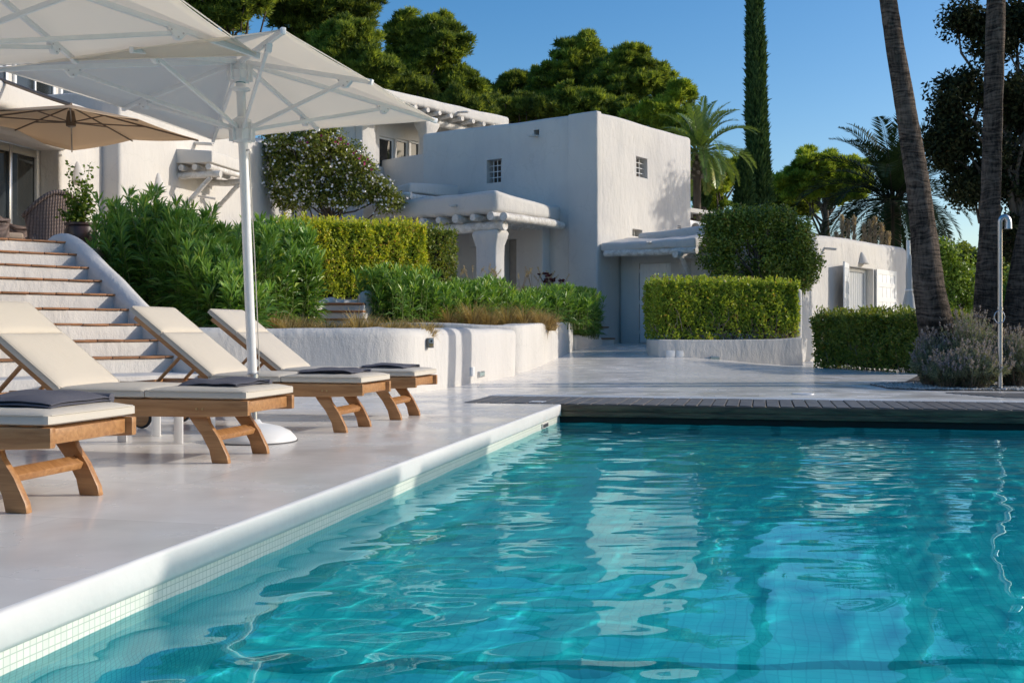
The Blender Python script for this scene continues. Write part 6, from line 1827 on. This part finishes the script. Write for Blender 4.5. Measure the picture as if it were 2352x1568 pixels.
tag(np_mesh('gravel', np.concatenate(vs_), np.concatenate(fs_), M['gravel'], None, np.concatenate(rr_)), kind='stuff')
# slatted shower tray
t = thing('shower_boards', 'dark slatted wooden tray on the white paving below the shower', 'boards', (PX(2260, 11.9), 11.9, 0))
s0 = V2(PX(2172, 12.15), 12.15)
for k in range(8):
    p = s0 + V2(.04, -.11) * k
    mb = MB(); mb.box((p.x, p.y, -.004), (*(V2(.98, -.17) * 2.6), 0), (-.016, -.098, 0), (0, 0, .012)); mb.build('slat', M['boards'], t, bevel=.003, seg=1)
# small round drain cover on the white strip
for i, (px, py) in enumerate(((1845, 904.5), (1235, 923))):
    D = gz(py); t = thing('deck_cover', ('round white cover let into the paving beyond the boardwalk', 'round white cover let into the deck at the pool corner')[i], 'cover', (PX(px, D), D, 0))
    mb = MB(); mb.lathe((PX(px, D), D, 0), [(.12, .001), (.118, .006), (.02, .008)], 28); mb.build('lid', M['white'], t)
    mb = MB(); mb.lathe((PX(px, D), D, 0), [(.132, .0005), (.130, .004), (.122, .0045)], 28); mb.build('rim', M['steel'], t)

# ------------------------------------------------------------------ outdoor shower
D = 12.75; x = PX(2297, D)
t = thing('outdoor_shower', 'polished steel outdoor shower post with a curved head, among the lavender', 'shower', (x, D, 0))
hz_ = PZ(500, D)
arc = [(x, D, .02), (x, D, 1.0), (x, D, hz_ - .06)] + [(x + .045 * (1 - math.cos(a)), D - .02 * math.sin(a / 2), hz_ - .06 + .07 * math.sin(a)) for a in [R(k) for k in range(20, 181, 20)]]
mb = MB(); mb.tube(arc, [.0265] * 3 + [.028, .030, .031, .033, .034, .035, .036, .037, .038], 20); mb.build('post', M['steel'], t)
e = arc[-1]; mb = MB(); mb.tube([e, (e[0], e[1], e[2] - .075)], [.038, .041], 20); mb.build('shower_head', M['steel'], t)
mb = MB(); mb.lathe((x, D, 0), [(.085, 0), (.085, .02), (.075, .03), (.034, .034)], 24); mb.build('base_plate', M['steel'], t)
cz = PZ(728, D); mb = MB()
pts = [(x - .028 + .062 * math.cos(a), D - .045, cz + .075 * math.sin(a)) for a in [R(k) for k in range(0, 361, 15)]]
mb.tube(pts, .006, 8, cap=False); mb.build('handle_ring', M['steel'], t)
mb = MB(); mb.lathe((x, D, PZ(712, D)), [(.027, 0), (.032, .004), (.032, .03), (.027, .034)], 20); mb.build('valve_collar', M['steel'], t)
mb = MB(); mb.tube([(x, D - .03, PZ(843, D)), (x, D - .055, PZ(843, D))], .016, 12); mb.build('tap', M['steel'], t)

# ------------------------------------------------------------------ closed parasol beyond the hedge
D = 24.5; x = PX(2092, D)
t = thing('closed_parasol', 'closed white parasol standing behind the low hedge beside the leaning palm', 'parasol', (x, D, 0))
mb = MB(); mb.tube([(x, D, 0), (x - .06, D, PZ(552, D))], .045, 12); mb.build('pole', M['white_metal'], t)
bm = bmesh.new(); rings = []
for z, r in ((PZ(585, D), .04), (PZ(630, D), .06), (PZ(665, D), .055), (PZ(690, D), .10), (PZ(725, D), .13)):
    rings.append([bm.verts.new((x - .04 + r * (1 + .35 * math.cos(k * math.pi / 2 * 1.0 * 2)) * math.cos(6.283 * k / 16), D + r * math.sin(6.283 * k / 16) * (1 + .3 * (k % 2)), z)) for k in range(16)])
for a, b_ in zip(rings, rings[1:]):
    for k in range(16): bm.faces.new((a[k], a[(k + 1) % 16], b_[(k + 1) % 16], b_[k]))
mb = MB(); mb.bm.free(); mb.bm = bm; mb.build('furled_canopy', fabric('grey_awning', (.55, .53, .50)), t, ang=80)
mb = MB(); mb.lathe((x - .03, D, PZ(668, D)), [(.09, 0), (.105, .02), (.09, .04)], 14); mb.build('tie_band', M['white'], t)
mb = MB(); mb.lathe((x, D, 0), [(.3, 0), (.3, .05), (.06, .12)], 20); mb.build('base', M['white'], t)

# ------------------------------------------------------------------ terrace furniture
def rattanmat():
    m, nt, out = new_mat('woven_rattan')
    b = N(nt, 'ShaderNodeBsdfPrincipled', Roughness=.55)
    tc = N(nt, 'ShaderNodeTexCoord')
    w1 = N(nt, 'ShaderNodeTexWave', Scale=9.0, Distortion=1.0, Detail=1.0, _bands_direction='X'); w2 = N(nt, 'ShaderNodeTexWave', Scale=16.0, Distortion=.6, Detail=1.0, _bands_direction='Z')
    L(nt, tc.outputs['Object'], w1.inputs['Vector']); L(nt, tc.outputs['Object'], w2.inputs['Vector'])
    ml = N(nt, 'ShaderNodeMath', _operation='MULTIPLY'); L(nt, w1.outputs[1], ml.inputs[0]); L(nt, w2.outputs[1], ml.inputs[1])
    cr = N(nt, 'ShaderNodeValToRGB')
    cr.color_ramp.elements[0].color = (.085, .058, .05, 1); cr.color_ramp.elements[1].color = (.44, .33, .29, 1); cr.color_ramp.elements[1].position = .7
    L(nt, ml.outputs[0], cr.inputs[0]); L(nt, cr.outputs[0], b.inputs['Base Color'])
    bp_ = N(nt, 'ShaderNodeBump', Strength=1, Distance=.012); L(nt, ml.outputs[0], bp_.inputs['Height']); L(nt, bp_.outputs[0], b.inputs['Normal'])
    L(nt, b.outputs[0], out.inputs[0])
    return m
M['rattan'] = rattanmat()
M['seat'] = fabric('taupe_cushion', (.36, .29, .235))
def armchair(label):
    """wing armchair, local: back towards -y, seat opening towards +y, base at z 0"""
    t = thing('wicker_armchair', label, 'armchair', (0, 0, 0), 'woven wicker armchairs on the upper terrace')
    bm = bmesh.new(); rings = []
    nseg = 24
    for zi in range(9):
        f = zi / 8; ring = []
        for k in range(nseg + 1):
            a = R(200 + 140 * 1 - 0) * 0 + R(-205 + 230 * k / nseg)      # wraps round the back and both arms
            q_ = abs(k / nseg - .5) * 2
            top = .62 + .32 * (math.cos(min(1, q_ * 1.25) * math.pi) * .5 + .5)
            flare = 1 + .10 * f - .10 * math.sin(math.pi * f)
            x = .37 * math.cos(a) * flare; y = .36 * math.sin(a) * flare - .07 * f
            ring.append(bm.verts.new((x, y, .02 + (top - .02) * f)))
        rings.append(ring)
    for a, b_ in zip(rings, rings[1:]):
        for k in range(nseg): bm.faces.new((a[k], a[k + 1], b_[k + 1], b_[k]))
    mb = MB(); mb.bm.free(); mb.bm = bm
    o = mb.build('back_shell', M['rattan'], t, ang=80)
    md = o.modifiers.new('thick', 'SOLIDIFY'); md.thickness = .045; md.offset = -1
    rim = [Vector((.37 * math.cos(R(-205 + 230 * k / 24)) * 1.10, .36 * math.sin(R(-205 + 230 * k / 24)) * 1.10 - .07, .62 + .32 * (math.cos(min(1, abs(k / 24 - .5) * 2 * 1.25) * math.pi) * .5 + .5))) for k in range(25)]
    mb = MB(); mb.tube(rim, .032, 10); mb.build('rim', M['rattan'], t)
    mb = MB(); mb.prism([(.33, .32), (-.33, .32), (-.33, -.25), (.33, -.25)], .02, .34); mb.build('seat_base', M['rattan'], t, bevel=.03)
    mb = MB(); mb.prism([(.29, .33), (-.29, .33), (-.29, -.22), (.29, -.22)], .345, .45); mb.build('seat_cushion', M['seat'], t, bevel=.035, seg=3)
    for sx in (-1, 1):
        for sy in (-.24, .27):
            mb = MB(); mb.tube([(sx * .28, sy, 0), (sx * .28, sy, .03)], .03, 8); mb.build('foot', M['teak'], t)
    return t
TZ = TZ0 + RISE * 9
c0 = armchair('large wicker armchair at the top of the stairs, its high back turned to the camera')
def chair_at(o, px, D, rot, sc=1.0):
    o.location = (PX(px, D), D, TZ); o.rotation_euler = (0, 0, rot); o.scale = (sc, sc, sc)
c1_ = copy_tree(c0); c1_['label'] = 'wicker armchair with a taupe cushion, seen from the side left of the high-backed one'
c2_ = copy_tree(c0); c2_['label'] = 'wicker armchair at the left picture edge, only its arm showing'
chair_at(c0, 122, 15.6, R(35), 1.0); chair_at(c1_, 48, 17.6, R(-60), 1.0); chair_at(c2_, -8, 16.0, R(-50), .95)
# potted plant
D = 14.6; x = PX(186, D)
t = thing('plant_pot', 'dark glazed round pot at the top of the stairs', 'pot', (x, D, TZ))
mb = MB(); mb.lathe((x, D, TZ), [(.13, 0), (.17, .06), (.215, .2), (.21, .32), (.19, .38), (.215, .40), (.215, .43), (.185, .43), (.18, .40), (.05, .39)], 28); mb.build('body', M['pot'], t, ang=50)
mb = MB(); mb.lathe((x, D, TZ + .395), [(.178, 0), (.02, .012)], 20); mb.build('potting_soil', M['soil'], t)
rs = np.random.RandomState(61); acc = Acc(); mb = MB()
t = thing('potted_plant', 'light green leafy plant growing tall from the dark pot', 'plant', (x, D, TZ + .4), None)
for (tx, ty, n) in ((160, 380, 60), (206, 380, 60), (150, 440, 90), (205, 430, 110), (140, 485, 90), (185, 450, 120), (170, 470, 110), (160, 500, 80), (215, 460, 90), (190, 410, 60)):
    tip = np.array(P(tx, ty, D + rs.uniform(-.15, .15))); b0_ = np.array([x, D, TZ + .4])
    mid = (tip + b0_) / 2 + np.array([0, 0, .04]); mb.tube([b0_, mid, tip], [.008, .006, .003], 5, cap=False)
    s = rs.rand(n) ** .6; pos = b0_ * ((1 - s) ** 2)[:, None] + 2 * mid * (s * (1 - s))[:, None] + tip * (s ** 2)[:, None] + rs.normal(0, .035, (n, 3))
    v, f = leaf_quads(pos, rdir(rs, n), .062, .042, rs); acc.add(v, f, np.clip(rs.normal(.55, .22, n), 0, 1))
acc.build('leaves', leafmat('pale_leaf', (.05, .10, .012), (.17, .25, .03), .35, .45, .4), t); mb.build('stems', M['stem'], t)

# tan cantilever parasol on the terrace
t = thing('cantilever_parasol', 'tan cantilever parasol over the terrace armchairs', 'parasol', (PX(163, 16.9), 16.9, TZ))
cx_, cy_ = PX(163, 16.9), 16.9; zr, zt_ = 3.86, 4.28
tips = []
for k in range(4):
    a = R(22 + 90 * k); a2 = R(67 + 90 * k)
    tips.append(Vector((cx_ + 1.95 * math.cos(a), cy_ + 1.95 * math.sin(a), zr))); tips.append(Vector((cx_ + 1.36 * math.cos(a2), cy_ + 1.36 * math.sin(a2), zr + .09)))
bm = bmesh.new(); top = Vector((cx_, cy_, zt_)); n = 8
for i in range(8):
    a, b_ = tips[i], tips[(i + 1) % 8]; g = {}
    for r in range(n + 1):
        for k in range(r + 1):
            w = k / r if r else 0; p = top.lerp(a.lerp(b_, w), r / n); p.z -= .02 * 4 * w * (1 - w) * (r / n) ** 2
            g[r, k] = bm.verts.new(p)
    for r in range(n):
        for k in range(r + 1):
            bm.faces.new((g[r, k], g[r + 1, k], g[r + 1, k + 1]))
            if k < r: bm.faces.new((g[r, k], g[r + 1, k + 1], g[r, k + 1]))
bmesh.ops.remove_doubles(bm, verts=bm.verts, dist=.002); bmesh.ops.recalc_face_normals(bm, faces=bm.faces)
mb = MB(); mb.bm.free(); mb.bm = bm; cv = mb.build('canopy', M['canopy_tan'], t, ang=20); md = cv.modifiers.new('thick', 'SOLIDIFY'); md.thickness = .004
M['bronze'] = simple('bronze_metal', (.20, .16, .13), .4, metal=.3)
hub = Vector((cx_, cy_, 4.0))
for i, p in enumerate(tips):
    a = top + (p - top) * .05 - Vector((0, 0, .03)); b_ = p - Vector((0, 0, .025))
    mb = MB(); mb.tube([a, b_], .013, 6); mb.build('rib', M['bronze'], t)
    mb = MB(); mb.tube([hub, a.lerp(b_, .55)], .011, 6); mb.build('strut', M['bronze'], t)
mb = MB(); mb.lathe(hub - Vector((0, 0, .08)), [(.03, 0), (.075, .02), (.075, .12), (.05, .26), (.02, .27)], 14); mb.build('hub', M['bronze'], t)
mx_ = Vector((PX(-260, 18.3), 18.3, TZ))
mb = MB(); mb.tube([mx_, mx_ + Vector((0, 0, 3.3))], .05, 12); mb.build('mast', M['bronze'], t)
mb = MB(); mb.tube([mx_ + Vector((0, 0, 3.25)), Vector((PX(-20, 17.4), 17.4, 4.85)), top + Vector((-.35, .1, .12)), top], .032, 10); mb.build('arm', M['bronze'], t)
mb = MB(); mb.cbox((mx_.x, mx_.y, TZ), 1, 1, .1); mb.build('base', M['grey_dark'], t, bevel=.02)

# ------------------------------------------------------------------ unseen garden trees added behind and beside the camera to cut sky light
rs = np.random.RandomState(404); acc = Acc()
def belt(x0, y0, x1, y1, n, h, zb=0):
    for i in range(n):
        f = rs.rand(); c = np.array([x0 + (x1 - x0) * f + rs.normal(0, 1.2), y0 + (y1 - y0) * f + rs.normal(0, 1.2), zb + h * rs.rand() ** .8])
        m = 34; nrm = rdir(rs, m)
        v, fc = leaf_quads(c + nrm * 1.3 * rs.uniform(.3, 1, (m, 1)), unit(nrm + .8 * rs.normal(size=(m, 3))), .75, .55, rs); acc.add(v, fc, np.clip(rs.normal(.4, .2, m), 0, 1))
belt(-30, -18, 30, -18, 300, 5)
belt(24, -14, 40, 12, 160, 4)
tag(acc.build('added_trees', M['hedge_dark']), kind='stuff')
